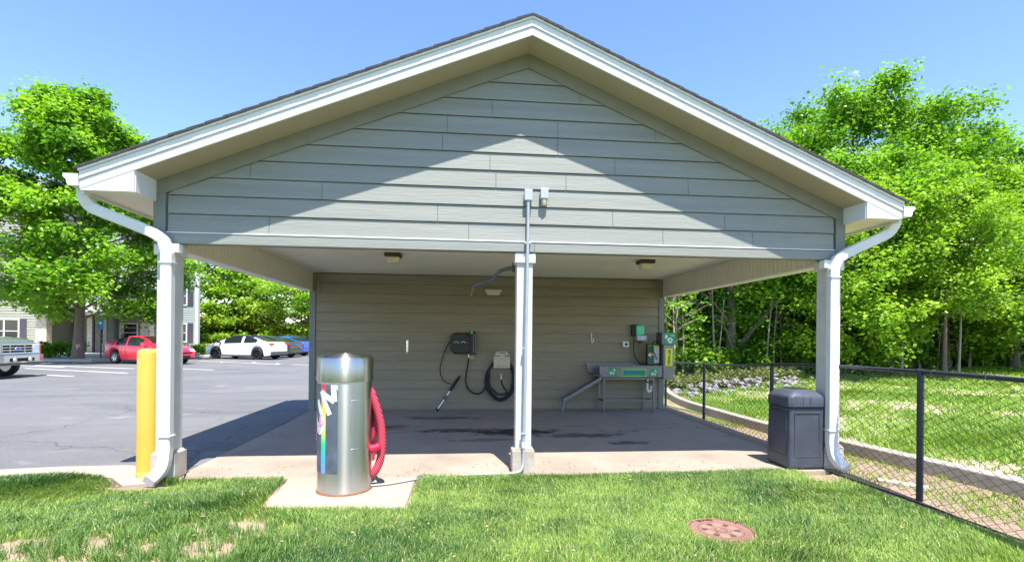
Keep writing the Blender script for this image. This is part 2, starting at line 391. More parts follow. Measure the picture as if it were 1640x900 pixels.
def npmesh(name, verts, faces_list, attr=None, smooth=False):
    """verts (n,3); faces_list: list of (k, m) int arrays; attr per-vertex float 'v'"""
    me = bpy.data.meshes.new(name)
    me.vertices.add(len(verts)); me.vertices.foreach_set('co', np.asarray(verts, np.float32).ravel())
    loops = np.concatenate([f.ravel() for f in faces_list]).astype(np.int32)
    tot = np.concatenate([np.full(len(f), f.shape[1]) for f in faces_list]).astype(np.int32)
    st = np.concatenate([[0], np.cumsum(tot)[:-1]]).astype(np.int32)
    me.loops.add(len(loops)); me.loops.foreach_set('vertex_index', loops)
    me.polygons.add(len(tot)); me.polygons.foreach_set('loop_start', st); me.polygons.foreach_set('loop_total', tot)
    me.update(calc_edges=True)
    if attr is not None:
        a = me.attributes.new('v', 'FLOAT', 'POINT'); a.data.foreach_set('value', np.asarray(attr, np.float32))
    if smooth: me.polygons.foreach_set('use_smooth', np.ones(len(tot), bool))
    return me
def text_mesh(body, size, depth=0, shear=0, bold=False):
    cu = bpy.data.curves.new('txt', 'FONT'); cu.body = body; cu.size = size; cu.extrude = depth; cu.shear = shear
    cu.align_x = 'CENTER'; cu.align_y = 'CENTER'; cu.resolution_u = 3
    if bold: cu.offset = size*.03
    ob = bpy.data.objects.new('txt', cu); C.objects.link(ob)
    dg = bpy.context.evaluated_depsgraph_get(); dg.update()
    me = bpy.data.meshes.new_from_object(ob.evaluated_get(dg))
    bpy.data.objects.remove(ob); bpy.data.curves.remove(cu)
    return me
def snoise(x, y, seed, freq, octs=3):
    r = np.random.default_rng(seed); o = np.zeros_like(x, dtype=float); amp = 1; tot = 0
    for k in range(octs):
        for j in range(5):
            a = r.uniform(0, 2*np.pi); p = r.uniform(0, 2*np.pi); q = freq*r.uniform(.7,1.4)
            o += amp*np.sin((x*np.cos(a)+y*np.sin(a))*q+p)/5*1.6
        tot += amp; amp *= .55; freq *= 2.1
    return o/tot

# ------------------------------------------------------------------ camera, light, sky
H = 1.55; yaw = math.atan(78/816); roll = .0095
fw = Vector((math.sin(yaw), math.cos(yaw), 0)); rt = Vector((math.cos(yaw), -math.sin(yaw), 0)); up = Vector((0,0,1))
cr = rt*math.cos(roll)+up*math.sin(roll); cu_ = -rt*math.sin(roll)+up*math.cos(roll)
cam = bpy.data.cameras.new('camera'); camo = bpy.data.objects.new('camera', cam); C.objects.link(camo)
mw = Matrix((( cr.x, cu_.x, -fw.x, 0), (cr.y, cu_.y, -fw.y, 0), (cr.z, cu_.z, -fw.z, H), (0,0,0,1)))
camo.matrix_world = mw
cam.sensor_width = 36; cam.lens = 816/1640*36; cam.shift_y = 88.7/1640; cam.clip_end = 2000; cam.clip_start = .05
SC.camera = camo

sv = Vector((.085, -.415, 1)).normalized()
sl = bpy.data.lights.new('sun', 'SUN'); sl.energy = 5.0; sl.angle = R(.53); sl.color = (1, .955, .88)
so = bpy.data.objects.new('sun', sl); C.objects.link(so); so.rotation_euler = sv.to_track_quat('Z','Y').to_euler(); so.location = (0,0,30)
w = bpy.data.worlds.new('World'); SC.world = w; w.use_nodes = True
wn = w.node_tree.nodes; wl = w.node_tree.links
sk = wn.new('ShaderNodeTexSky'); sk.sky_type = 'NISHITA'; sk.sun_disc = False
sk.sun_elevation = math.asin(sv.z); sk.sun_rotation = math.atan2(sv.x, sv.y); sk.altitude = 100; sk.air_density = 1.1; sk.dust_density = .35; sk.ozone_density = 3.0
bg = wn['Background']; bg.inputs['Strength'].default_value = .145
hs_ = wn.new('ShaderNodeHueSaturation'); hs_.inputs['Saturation'].default_value = 1.12; hs_.inputs['Hue'].default_value = .508
wl.new(sk.outputs[0], hs_.inputs['Color']); wl.new(hs_.outputs[0], bg.inputs['Color'])
SC.view_settings.view_transform = 'Standard'; SC.view_settings.look = 'None'; SC.view_settings.exposure = 1.2; SC.view_settings.gamma = 1
SC.render.engine = 'CYCLES'; SC.render.resolution_x = 1024; SC.render.resolution_y = 561
SC.cycles.max_bounces = 8; SC.cycles.diffuse_bounces = 5; SC.cycles.transparent_max_bounces = 8

# ------------------------------------------------------------------ ground
def smooth(t): t = np.clip(t, 0, 1); return t*t*(3-2*t)
def gz(x, y):
    x = np.asarray(x, float); y = np.asarray(y, float)
    s = smooth((x-4.42)/.5)                       # right of the slab the ground falls away towards the back
    fall = -.034*np.clip(y-4.6, 0, 14)*s - .03*s
    bank = smooth((x-5.75)/6)*.35 + .012*np.clip(x-8, 0, 60)*1.0     # field rises towards the wood
    back = smooth((y-13)/10)*.30*s
    near = np.where(y < 5.7, .02*snoise(x, y, 3, .9, 2), 0)*smooth((5.6-y)/1.0)
    return fall + bank*s + back + near
def gzf(x, y): return float(gz(np.array([x]), np.array([y]))[0])
def sheet(name, xs, ys, zf, m, off=0):
    X, Y = np.meshgrid(xs, ys); Z = zf(X, Y)+off
    v = np.stack([X.ravel(), Y.ravel(), Z.ravel()], 1); nx, ny = len(xs), len(ys)
    i = (np.arange(ny-1)[:,None]*nx + np.arange(nx-1)[None,:]).ravel()
    f = np.stack([i, i+1, i+nx+1, i+nx], 1)
    return struct(name, npmesh(name, v, [f], smooth=True), m)
# one big base sheet to the horizon, fine near the lens
xs = np.concatenate([[-900,-400,-200,-120,-80,-60,-45,-30,-20,-12], np.arange(-8, 4.2, .4), np.arange(4.25, 12, .25), np.arange(12, 40, 1.0), [45,60,90,150,300,900]])
ys = np.concatenate([[-900,-300,-100,-40,-15,-6,-2], np.arange(0, 7, .25), np.arange(7, 40, 1.0), [45,60,90,150,300,900]])
def gbase(x, y):
    z = gz(x, y); z = np.where((x < 4.42) & (y > 5.6), -.12, z-.0)
    return z
def land_build(N, L, pos, b):
    near = soil_build(N, L, pos, b)
    far = ramp(N, L, noise(N, L, pos, .8, 6), [(.3, (.045,.085,.018)), (.7, (.085,.13,.03))])
    s = N.new('ShaderNodeSeparateXYZ'); L.new(pos, s.inputs[0])
    fx2 = mth(N, L, 'DIVIDE', mth(N, L, 'SUBTRACT', mth(N, L, 'ABSOLUTE', s.outputs[0]), 7), 2, clamp=True)
    fy2 = mth(N, L, 'DIVIDE', mth(N, L, 'SUBTRACT', 2.2, s.outputs[1]), 1, clamp=True)
    return mix(N, L, mth(N, L, 'MAXIMUM', fx2, fy2), near, far)
M['land'] = pos_color_mat('lawn_soil_and_far_grass', land_build, bump=.8, bscale=70)
base = sheet('ground', xs, ys, lambda x, y: gbase(x, y)-.012, 'land')
# lawn soil is the base sheet; the field beyond the kerb
fx = np.concatenate([np.arange(5.72, 12, .3), np.arange(12, 46, 1.2)]); fy = np.concatenate([np.arange(-6, 20, .5), np.arange(20, 44, 2)])
sheet('field_ground', fx, fy, gz, 'field', .004)
sx = np.arange(4.30, 5.60, .08); sy = np.arange(-1, 17, .25)
sheet('bare_soil_strip', sx, sy, gz, 'straw', .004)

# concrete slab of the shelter with its apron
b = MB(); b.prism([(-3.08,6.06),(-2.93,5.70),(4.36,5.66),(4.62,5.70),(4.60,11.2),(-3.12,11.2),(-3.08,9.3)], 'z', -.14, 0)
struct('concrete_slab', b, 'slab', .008)
b = MB(); b.prism([(-1.86,5.695),(-1.75,4.75),(-.51,4.62),(-.50,5.665)], 'z', -.12, .002)
struct('concrete_pad', b, 'apron', .006)
# concrete gutter strip between lawn and asphalt on the left, curving into the shelter
lo = [(-60,5.2),(-12,5.65),(-7,5.83),(-4.9,5.93),(-4.3,6.0),(-3.75,5.86),(-3.45,5.55),(-2.945,5.69)]
hi = [(-3.095,6.06),(-3.25,6.18),(-3.9,6.40),(-4.6,6.38),(-5.2,6.28),(-7,6.12),(-12,5.95),(-60,5.5)]
b = MB(); b.prism(lo+hi, 'z', -.12, -.004); struct('concrete_gutter_strip', b, 'apron', .004)
# parking lot
lot = [(-3.085,6.07),(-3.125,11.3),(-3.0,11.3),(-3.0,60),(-60,60),(-60,5.5),(-12,5.95),(-7,6.12),(-5.2,6.28),(-4.6,6.38),(-3.9,6.40),(-3.25,6.18)]
b = MB(); b.add([(x,y,-.010) for x,y in lot], [tuple(range(len(lot)))]); struct('parking_lot', b, 'asphalt')
b = MB(); pass
# painted bay lines
def line(p, q, wd=.11, z=-.005):
    p = Vector((*p,0)); q = Vector((*q,0)); d = (q-p).normalized(); n = Vector((-d.y, d.x, 0))*wd/2
    return MB().add([(p+n).to_tuple()[:2]+(z,), (q+n).to_tuple()[:2]+(z,), (q-n).to_tuple()[:2]+(z,), (p-n).to_tuple()[:2]+(z,)], [(0,1,2,3)])
for p, q in [((-18.6,23.6),(-12.9,21.0)), ((-19.9,25.8),(-14.2,23.6)), ((-15.6,20.2),(-13.7,19.4)), ((-12.9,23.9),(-10.6,22.9)),
             ((-14.9,30.4),(-9.4,27.4)), ((-13.2,29.5),(-13.0,28.9)), ((-11.6,29.6),(-11.3,28.9)), ((-9.9,28.3),(-9.6,27.6)), ((-8.8,27.2),(-6.0,26.0)), ((-22.8,26.7),(-17.6,24.4))]:
    struct('parking_line', line(p, q), 'paint')

# kerb beyond the fence
def kerb_sweep(path, wt=.17, h=.17, wb=.22):
    P = [Vector((x,y,0)) for x,y in path]; vs = []; fs = []
    for i, p in enumerate(P):
        t = (P[min(i+1,len(P)-1)]-P[max(i-1,0)]).normalized(); n = Vector((t.y,-t.x,0))
        z = min(gzf(p.x,p.y), gzf(p.x+.2,p.y))
        for o, hz in ((-.02,-.12),(0,h),(.02,h+.01),(wt,h+.01),(wt+.04,-.12)):
            vs.append((p.x+n.x*o, p.y+n.y*o, z+hz))
    for i in range(len(P)-1):
        for j in range(5): fs.append((i*5+j, i*5+(j+1)%5, (i+1)*5+(j+1)%5, (i+1)*5+j))
    fs += [(0,1,2,3,4), tuple(range((len(P)-1)*5, len(P)*5))]
    return MB().add(vs, fs)
kp = arc_pts([(5.62,-2,0),(5.62,2,0),(5.60,4.7,0),(5.56,5.8,0),(5.54,7.0,0),(5.53,8.8,0),(5.72,11,0),(6.1,14,0),(6.9,17,0),(8.5,20,0)], 5)
struct('kerb', kerb_sweep([(p.x,p.y) for p in kp]), 'kerb', .012)
b = MB(); b.box(4.48,4.92,4.98,5.10,gzf(4.7,5)-.03,gzf(4.7,5)+.045)
o = solo('concrete_fragment', b, 'kerb', 'broken flat piece of concrete lying at the edge of the lawn by the fence', 'concrete piece', bevel=.01)
o.rotation_euler = (0,.05,R(-35))

# ------------------------------------------------------------------ the shelter
PV = thing('wash_shelter', 'gabled open wash shelter with sage green siding and white trim', 'shelter', (.65,8.3,0))
RX, RZ = .70, 4.93
SLL, SLR = .403, .426           # ridge x, top of rake at front, slope
XL, XR = -3.74, 4.96                     # eave ends
YF, YR, YB = 5.75, 5.35, 10.80           # gable face, rake face, back wall
def rz(x, drop=0): return RZ-(SLL if x < RX else SLR)*abs(x-RX)-drop
WL, WR = -3.27, 4.56                     # gable wall ends
# siding courses of the gable, clipped by the rake
b = MB(); z0 = 2.625; e = .1985; k = 0
joints = {0:[-2.1,.05,2.3,3.4],1:[-.3,1.7,3.05],2:[-1.55,.9],3:[-2.3,.35,1.15,2.6],4:[.28,1.72],5:[-.25,1.05],6:[-.2,1.05,2.2],7:[.3],8:[1.3]}
while True:
    za = z0+k*e; zb = za+e
    if za > rz(RX, .26): break
    def xspan(z):
        h = RZ-.25-z
        return max(WL+.14, RX-h/SLL), min(WR-.14, RX+h/SLR)
    a0, a1 = xspan(za); c0, c1 = xspan(min(zb, RZ-.252))
    cuts = [a0]+[j for j in joints.get(k, []) if a0+.1 < j < a1-.1]+[a1]
    for i in range(len(cuts)-1):
        l, r = cuts[i]+(.0022 if i else 0), cuts[i+1]-(.0022 if i < len(cuts)-2 else 0)
        lt = c0 if i == 0 else min(max(l, c0), c1); rt_ = c1 if i == len(cuts)-2 else min(max(r, c0), c1)
        zt = min(zb, RZ-.25)-.009
        b.add([(l,YF-.024,za),(r,YF-.024,za),(rt_,YF-.010,zt),(lt,YF-.010,zt),(l,YF+.005,za),(r,YF+.005,za)],
              [(0,1,2,3),(0,4,5,1)])
    k += 1
part('gable_siding', b, 'siding', PV)
# wall core behind, frieze band and drip flashing at the foot
b = MB(); b.prism([(WL+.01,2.51),(WR-.01,2.51),(WR-.01,rz(WR,.26)),(RX,rz(RX,.26)),(WL+.01,rz(WL,.26))], 'y', YF+.006, YF+.14); part('gable_wall', b, 'siding', PV)
b = MB(); b.box(WL+.12,.79,YF-.030,YF+.005,2.505,2.612); b.box(.793,WR-.12,YF-.030,YF+.005,2.505,2.606); part('band_board', b, 'siding', PV, bevel=.002)
b = MB(); b.box(WL+.13,WR-.13,YF-.036,YF+.004,2.614,2.624); part('drip_flashing', b, 'whitetrim', PV)
for xa, xb in ((WL, WL+.12), (WR-.12, WR)):
    b = MB(); xm = xa if xa == WL else xb
    b.prism([(xa,2.50),(xb,2.50),(xb,rz(xb,.225)),(xa,rz(xa,.225))], 'y', YF-.036, YF+.145); part('corner_board', b, 'cornerboard', PV, bevel=.003)
for sgn, xe in ((-1, WL), (1, WR)):       # frieze under the soffit
    b = MB(); b.prism([(RX,RZ-.188),(xe,rz(xe,.188)),(xe,rz(xe,.345)),(RX,RZ-.345)], 'y', YF-.040, YF-.008); part('frieze_board', b, 'frieze', PV, bevel=.002)
for sgn, xe in ((-1, XL), (1, XR)):
    # roof deck with shingles: thin slab, ragged lower edge made of overlapping courses
    SL = SLL if sgn < 0 else SLR
    b = MB(); n = 26; L0 = abs(xe-RX)+.03
    for i in range(n):
        d0, d1 = L0*(i+1)/n, L0*i/n-.05
        d1 = max(d1, 0)
        ya = YR-.042-.004*random.random()
        for (ya_, yb_) in ((ya, 11.25),):
            xa, xb = RX+sgn*d0, RX+sgn*d1
            za, zb = RZ+.024-SL*d0+.006, RZ+.024-SL*d1-.005
            vs = [(xa,ya_,za),(xb,ya_,zb),(xb,ya_,zb-.022),(xa,ya_,za-.028),(xa,yb_,za),(xb,yb_,zb),(xb,yb_,zb-.022),(xa,yb_,za-.028)]
            b.add(vs, [(0,1,2,3),(7,6,5,4),(0,4,5,1),(3,2,6,7),(0,3,7,4),(1,5,6,2)])
    part('roof', b, 'shingle', PV)
    b = MB(); b.prism([(RX,RZ+.006),(xe,rz(xe)+.006),(xe,rz(xe)-.022),(RX,RZ-.022)], 'y', YR-.030, 11.2); part('roof_deck', b, 'whitetrim', PV)
    # rake boards: upper trim slightly proud of the main board
    b = MB(); b.prism([(RX,RZ-.024),(xe,rz(xe)-.024),(xe,rz(xe)-.100),(RX,RZ-.100)], 'y', YR-.012, YR+.022); part('rake_trim', b, 'white', PV, bevel=.002)
    b = MB(); b.prism([(RX,RZ-.102),(xe,rz(xe)-.102),(xe,rz(xe)-.190),(RX,RZ-.190)], 'y', YR, YR+.022); part('rake_board', b, 'white', PV, bevel=.002)
    # sloping soffit of the gable overhang, with a board joint
    jx = RX+sgn*(1.55 if sgn > 0 else 1.75)
    b = MB()
    for (p, q) in ((RX, jx-sgn*.001), (jx+sgn*.001, xe)):
        b.prism([(p,rz(p)-.187),(q,rz(q)-.187),(q,rz(q)-.172),(p,rz(p)-.172)], 'y', YR+.023, YF-.008)
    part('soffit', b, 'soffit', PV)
    # boxed eave return
    xi = -3.245 if sgn < 0 else 4.535; zb_ = 2.938 if sgn < 0 else 2.925
    zt = rz(xi)-.190
    b = MB(); b.prism([(xe,zb_),(xi,zb_),(xi,zt),(xe,rz(xe)-.190)], 'y', YR+.004, YR+.020)
    b.prism([(YR+.021,zb_),(YF-.04,zb_+.005),(YF-.04,zt+.01),(YR+.021,zt+.01)], 'x', xi-.008, xi+.008)
    part('eave_return', b, 'white', PV, bevel=.002)
    b = MB(); b.box(min(xe,xi),max(xe,xi),YR+.022,11.15,zb_-.001,zb_+.012); part('eave_soffit', b, 'bead', PV)
    b = MB(); b.box(min(xe,xe+sgn*-.02),max(xe,xe-sgn*.02),YR+.022,11.15,zb_-.03,rz(xe)-.03); part('eave_fascia', b, 'white', PV)
    # ogee gutter
    pr = [(0,0),(.085,0),(.10,.02),(.105,.055),(.135,.085),(.135,.115),(.128,.115),(.125,.09),(.095,.06),(.09,.025),(.08,.008),(.008,.008),(.008,.115),(0,.115)]
    zg = rz(xe)-.165
    b = MB(); b.prism([(xe+sgn*(.002+p[0]), zg+p[1]) for p in pr], 'y', YR-.02, 11.2)
    b.prism([(xe+sgn*(.002+p[0]), zg+p[1]) for p in pr[:6]+[(0,.115)]], 'y', YR-.024, YR-.019)
    part('gutter', b, 'white', PV)
# beadboard ceiling with shallow grooves, boards running across
b = MB(); y = YF+.145; 
while y < YB-.01:
    y2 = min(y+.125, YB); b.box(-3.07,4.33,y+.020,y2,2.826,2.86); b.box(-3.07,4.33,y,y+.020,2.848,2.86); y = y2
part('ceiling', b, 'ceil', PV)
for sgn, xi, xo in ((-1,-3.08,-3.25), (1,4.34,4.53)):
    # side beam clad in vertical beadboard
    b = MB(); y = YF+.145
    while y < YB-.02:
        y2 = min(y+.10, YB-.02)
        b.box(min(xi,xo),max(xi,xo),y+.011,y2,2.47,2.96); b.box(min(xi,xo)+.010,max(xi,xo)-.010,y,y+.011,2.47,2.96); y = y2
    part('side_beam', b, 'bead', PV)
    b = MB(); b.box(min(xi,xo)-.006,max(xi,xo)+.006,YF+.145,YB-.022,2.445,2.472); b.box(xi-sgn*.012-.004,xi-sgn*.012+.004,YF+.145,YB-.02,2.445,2.50) if False else None
    part('beam_trim', b, 'whitetrim', PV)
# back wall
b = MB(); b.box(-3.12,4.35,YB+.005,YB+.12,-.02,2.96); part('wall_core', b, 'sidingback', PV)
b = MB(); z = .035; k = 0
jb = [[-1.4,1.2,3.2],[.3],[-2.2,2.2],[-.6,1.9],[.9,3.4],[-1.9],[1.4,-.4],[.2,2.9],[-1.2],[1.9],[-.2,3.3],[-1.6,.88],[.88],[-2.7,2.4],[1]]
while z < 2.82:
    cuts = [-3.02]+sorted(jb[k % len(jb)])+[4.25]; zt = min(z+.1985, 2.83)-.012
    for i in range(len(cuts)-1):
        b.add([(cuts[i]+.003,YB-.020,z),(cuts[i+1]-.003,YB-.020,z),(cuts[i+1]-.003,YB-.006,zt+.003),(cuts[i]+.003,YB-.006,zt+.003),(cuts[i],YB+.005,z),(cuts[i+1],YB+.005,z)], [(0,1,2,3),(0,4,5,1)])
    z += .1985; k += 1
part('back_wall', b, 'sidingback', PV)
for xa, xb in ((-3.14,-3.02), (4.25,4.37)):
    b = MB(); b.box(xa,xb,YB-.034,YB+.14,.0,2.46 if xa < 0 else 2.445); part('corner_board', b, 'cornerboard', PV, bevel=.003)
for xa in (-3.0, 4.19):
    b = MB(); b.box(xa,xa+.06,YB-.032,YB-.004,2.38,2.825); part('corner_block', b, 'sidingback', PV)
# rear gable above, only to close the roof
b = MB(); b.prism([(WL,2.96),(WR,2.96),(WR,rz(WR,.26)),(RX,rz(RX,.26)),(WL,rz(WL,.26))], 'y', YB+.15, YB+.25); part('rear_gable', b, 'siding', PV)
# posts with capital and plinth
for (xa, xb, bx0, bx1, bh) in ((-3.25,-3.07,-3.28,-3.035,.29), (.60,.78,.565,.815,.28), (4.355,4.535,4.32,4.57,.28)):
    b = MB(); b.box(xa,xb,YF+.005,YF+.18,bh+.004,2.40); p = part('post', b, 'post', PV, bevel=.004)
    b = MB(); b.box(xa-.022,xb+.028,YF-.018,YF+.205,2.385,2.495); part('capital', b, 'white', p, bevel=.003)
    b = MB(); b.box(bx0,bx1,YF-.03,YF+.21,.001,bh-.02)
    b.prism([(bx0,bh-.02),(bx1,bh-.02),(xb+.006,bh+.004),(xa-.006,bh+.004)], 'y', YF-.012, YF+.19)
    part('plinth', b, 'plinth', p, 'rust stained plinth' if xa > 0 else None, bevel=.004)
# downspouts
def downspout(pts, label, end):
    path = [Vector(p) for p in pts[:1]] + arc_pts(pts[1:6], 4)[:-1] + arc_pts([pts[5], pts[6]], 1) + arc_pts(pts[7:], 3)
    t = part('downspout', MB().rtube(path, .110, .092), 'white', PV, label)
    for z in (2.28, .47): part('collar', MB().box(pts[6][0]-.066,pts[6][0]+.066,pts[6][1]-.057,pts[6][1]+.057,z,z+.012), 'white', t)
    b = MB()
    b.box(pts[6][0]-.10,pts[6][0]+.10,5.66,5.748,2.40,2.49)
    part('strap', b, 'whitetrim', t)
def smoothp(pts, n=5):
    return [tuple(p) for p in arc_pts(pts, n)]
dl = [(-3.79,5.50,3.00),(-3.79,5.50,2.89),(-3.74,5.53,2.81),(-3.62,5.55,2.755)] + [(-3.24,5.62,2.60),(-3.12,5.64,2.52),(-3.085,5.65,2.38),(-3.085,5.65,.34)] + [(-3.09,5.62,.18),(-3.11,5.54,.10),(-3.135,5.44,.06)]
downspout(dl, 'left downspout', -1)
dr = [(5.00,5.50,2.98),(5.00,5.50,2.90),(4.96,5.53,2.82),(4.88,5.55,2.76)] + [(4.52,5.62,2.58),(4.40,5.64,2.50),(4.355,5.65,2.38),(4.355,5.65,.34)] + [(4.36,5.62,.20),(4.375,5.54,.11),(4.40,5.46,.07)]
downspout(dr, 'right downspout', 1)

# ------------------------------------------------------------------ fixtures on the shelter
for cx, cy, lab in ((-1.10,8.10,'square ceiling light with brown base and cream lens, left of the centre post'), (2.985,8.17,'square ceiling light with brown base and cream lens, right of the centre post')):
    t = thing('ceiling_light', lab, 'ceiling light', (cx,cy,2.70), 0, 'lights on the shelter ceiling')
    b = MB(); b.box(cx-.125,cx+.125,cy-.125,cy+.125,2.768,2.824); part('base', b, 'brown', t, bevel=.01)
    b = MB(); b.prism([(cx-.105,2.768),(cx+.105,2.768),(cx+.085,2.675),(cx-.085,2.675)], 'y', cy-.10, cy+.10); part('lens', b, 'lens', t, bevel=.015)
# conduit and boxes
t = thing('junction_box', 'grey metal junction box on the gable with the conduit coming out below', 'electrical box', (.713,5.70,3.04), 0)
b = MB(); b.box(.669,.757,5.655,5.722,3.075,3.195); part('box', b, 'boxgrey', t, bevel=.004)
b = MB(); b.cyl((.713,5.69,3.074),(.713,5.69,3.03),.024,12); part('connector', b, 'galv', t)
t = thing('light_sensor', 'grey box with a round photocell below it, beside the junction box on the gable', 'light sensor', (.893,5.69,3.03), 0)
b = MB(); b.box(.850,.937,5.65,5.722,3.10,3.215); part('box', b, 'boxgrey', t, bevel=.004)
b = MB(); b.lathe([(.0,-.078),(.02,-.075),(.031,-.05),(.033,-.002)], 16, (.893,5.69,3.10)); part('photocell', b, 'beige', t)
t = thing('electrical_conduit', 'thin grey conduit running down the front of the centre post to the ground', 'conduit', (.70,5.68,.03))
b = MB(); b.tube(arc_pts([(.713,5.685,3.03),(.712,5.685,2.7),(.708,5.68,2.2),(.700,5.68,1.5),(.695,5.685,.9),(.690,5.695,.55),(.688,5.70,.33),(.686,5.69,.15),(.66,5.67,.06),(.60,5.655,.03),(.52,5.65,.028)], 6), .0175, 10); part('pipe', b, 'galv', t)
for z, x in ((2.60,.712),(1.42,.699),(.46,.69)):
    b = MB(); b.box(x-.034,x+.034,5.694-.02,5.70+.016 if z < 2.5 else 5.72,z-.009,z+.009); part('clamp', b, 'boxgrey', t)
b = MB(); b.cyl((.688,5.70,.30),(.688,5.70,.36),.023,12); part('coupling', b, 'labelw', t)
b = MB(); b.tube(arc_pts([(.54,5.66,.022),(.1,5.64,.018),(-.3,5.60,.018),(-.55,5.48,.018),(-.75,5.36,.018),(-.95,5.30,.02)], 6), .012, 8)
solo('supply_cord', b, 'galv', 'grey cord running over the concrete from the centre post to the vacuum', 'cord')
# bent boom arm on the centre post
t = thing('hose_boom', 'bent brown metal arm reaching left from the top of the centre post', 'pipe arm', (.60,5.98,2.30))
b = MB(); b.rtube([(.598,5.98,2.363),(.50,5.99,2.345),(.42,6.0,2.318),(.375,6.0,2.27),(.325,6.0,2.205),(.23,6.0,2.178),(.11,6.0,2.135)], .042, .036); part('arm', b, 'brownmetal', t)
b = MB(); b.tube(arc_pts([(.112,6.0,2.13),(.11,6.0,2.09),(.095,6.0,2.06),(.085,6.0,2.02)],4), .009, 6); part('hook', b, 'rust', t)
b = MB(); b.box(.57,.599,5.94,6.02,2.31,2.42); part('bracket', b, 'brownmetal', t)
# emergency light
t = thing('emergency_light', 'cream twin emergency light high on the back wall', 'light', (.62,10.74,2.42))
b = MB(); b.prism([(.44,2.50),(.50,2.415),(.74,2.415),(.80,2.50),(.78,2.535),(.46,2.535)], 'y', 10.70, 10.778); part('housing', b, 'lens', t, bevel=.008)
for x in (.505,.735):
    b = MB(); b.lathe([(0,-.012),(.03,-.010),(.036,.0),(.036,.015)], 16, (0,0,0)); me = b.mesh('lamp'); me.transform(Matrix.Translation((x,10.695,2.475)) @ Matrix.Rotation(R(90),4,'X')); part('lamp', me, 'lampglass', t)
YW = YB-.022
# chrome vertical hook and white hook
t = thing('bottle_hook', 'narrow chrome strap bracket alone on the left of the back wall', 'bracket', (-1.16,YW,1.17))
b = MB(); b.box(-1.182,-1.138,YW-.015,YW,1.21,1.45); part('plate', b, 'chrome', t, bevel=.004)
b = MB(); b.tube([(-1.16+.02*math.cos(a*math.pi/6),YW-.02,1.19+.02*math.sin(a*math.pi/6)) for a in range(13)], .005, 6); part('ring', b, 'chrome', t)
t = thing('wall_hook', 'small white J shaped hook on the back wall between the post and the wash tub', 'hook', (2.755,YW,1.43))
b = MB(); b.tube(arc_pts([(2.745,YW-.015,1.64),(2.745,YW-.018,1.52),(2.745,YW-.02,1.46),(2.755,YW-.04,1.435),(2.78,YW-.05,1.46),(2.785,YW-.05,1.53)],5), .014, 8); part('hook', b, 'white', t)
b = MB(); b.box(2.73,2.76,YW-.008,YW,1.56,1.65); part('plate', b, 'white', t)
# outlet
t = thing('wall_outlet', 'small white square outlet with a dark socket left of the wash station', 'outlet', (3.50,YW,1.34))
b = MB(); b.box(3.435,3.57,YW-.05,YW,1.345,1.465); part('box', b, 'labelw', t, bevel=.006)
b = MB(); b.lathe([(0,0),(.026,0),(.026,.012)], 16); me = b.mesh('socket'); me.transform(Matrix.Translation((3.505,YW-.052,1.405)) @ Matrix.Rotation(R(90),4,'X')); part('socket', me, 'hole', t)
# force dryer
t = thing('wall_dryer', 'black octagonal wall mounted dryer with green button and coiled lead', 'dryer', (0,YW,1.15))
cx, cz, hw, c = -.07, 1.41, .20, .075
b = MB(); oc = [(cx-hw,cz-hw+c),(cx-hw+c,cz-hw-.03),(cx+hw-c,cz-hw-.03),(cx+hw,cz-hw+.02),(cx+hw,cz+hw-c),(cx+hw-c,cz+hw),(cx-hw+c,cz+hw),(cx-hw,cz+hw-c)]
b.prism(oc, 'y', YW-.20, YW); part('housing', b, 'black', t, bevel=.02)
b = MB(); b.box(.10,.272,YW-.15,YW,1.17,1.64); part('motor_box', b, 'black', t, bevel=.012)
for x in (.205,.245): part('rail', MB().box(x,x+.018,YW-.165,YW-.15,1.2,1.6), 'darksteel', t, bevel=.003)
b = MB(); b.box(.155,.195,YW-.168,YW-.15,1.60,1.645); part('button', b, 'greenled', t, bevel=.004)
for s in (-1,1):
    b = MB(); b.tube([(cx+s*(.02+.10*q), YW-.206, 1.40+.035*math.sin(q*3.0)) for q in np.linspace(0,1,8)], .006, 6); part('wing_mark', b, 'labelw', t)
for x, z in ((.245,1.61),(.245,1.20),(.10,1.41),(.11,1.25)):
    b = MB(); b.cyl((x,YW-.205 if x < .12 else YW-.166,z),(x,YW-.20 if x < .12 else YW-.150,z),.008,8)
    part('bolt', b, 'dullsteel', t)
b = MB(); b.cyl((.115,YW-.08,1.17),(.115,YW-.08,1.10),.018,10); part('hose_fitting', b, 'brass', t)
b = MB(); b.tube([(.17+.045*math.cos(a*math.pi/8),YW-.06,1.10+.022*math.sin(a*math.pi/8)) for a in range(17)], .006, 6); part('ring', b, 'brass', t)
b = MB(); b.tube(arc_pts([(-.262,YW-.06,1.46),(-.36,YW-.05,1.28),(-.44,YW-.04,1.05),(-.475,YW-.04,.85),(-.43,YW-.05,.66),(-.33,YW-.08,.575),(-.24,YW-.12,.55)],7), .010, 7); part('cable', b, 'rubber', t)
# dryer wand leaning on the wall
t = thing('dryer_wand', 'black and chrome wand leaning against the back wall below the dryer', 'wand', (-.53,10.60,.0))
p0, p1 = Vector((-.53,10.50,.025)), Vector((-.055,10.745,.72)); 
b = MB(); b.tube([p0, p0.lerp(p1,.6)], .024, 12); part('chrome_tube', b, 'chrome', t)
b = MB(); b.tube([p0.lerp(p1,.55), p0.lerp(p1,.92), p1], [.031,.030,.012], 12); part('grip', b, 'rubber', t)
b = MB(); b.tube([p0.lerp(p1,.30), p0.lerp(p1,.42)], .033, 12); part('collar', b, 'darksteel', t)
b = MB(); b.tube([p0, p0.lerp(p1,.05)], .031, 12); part('nozzle', b, 'rubber', t)
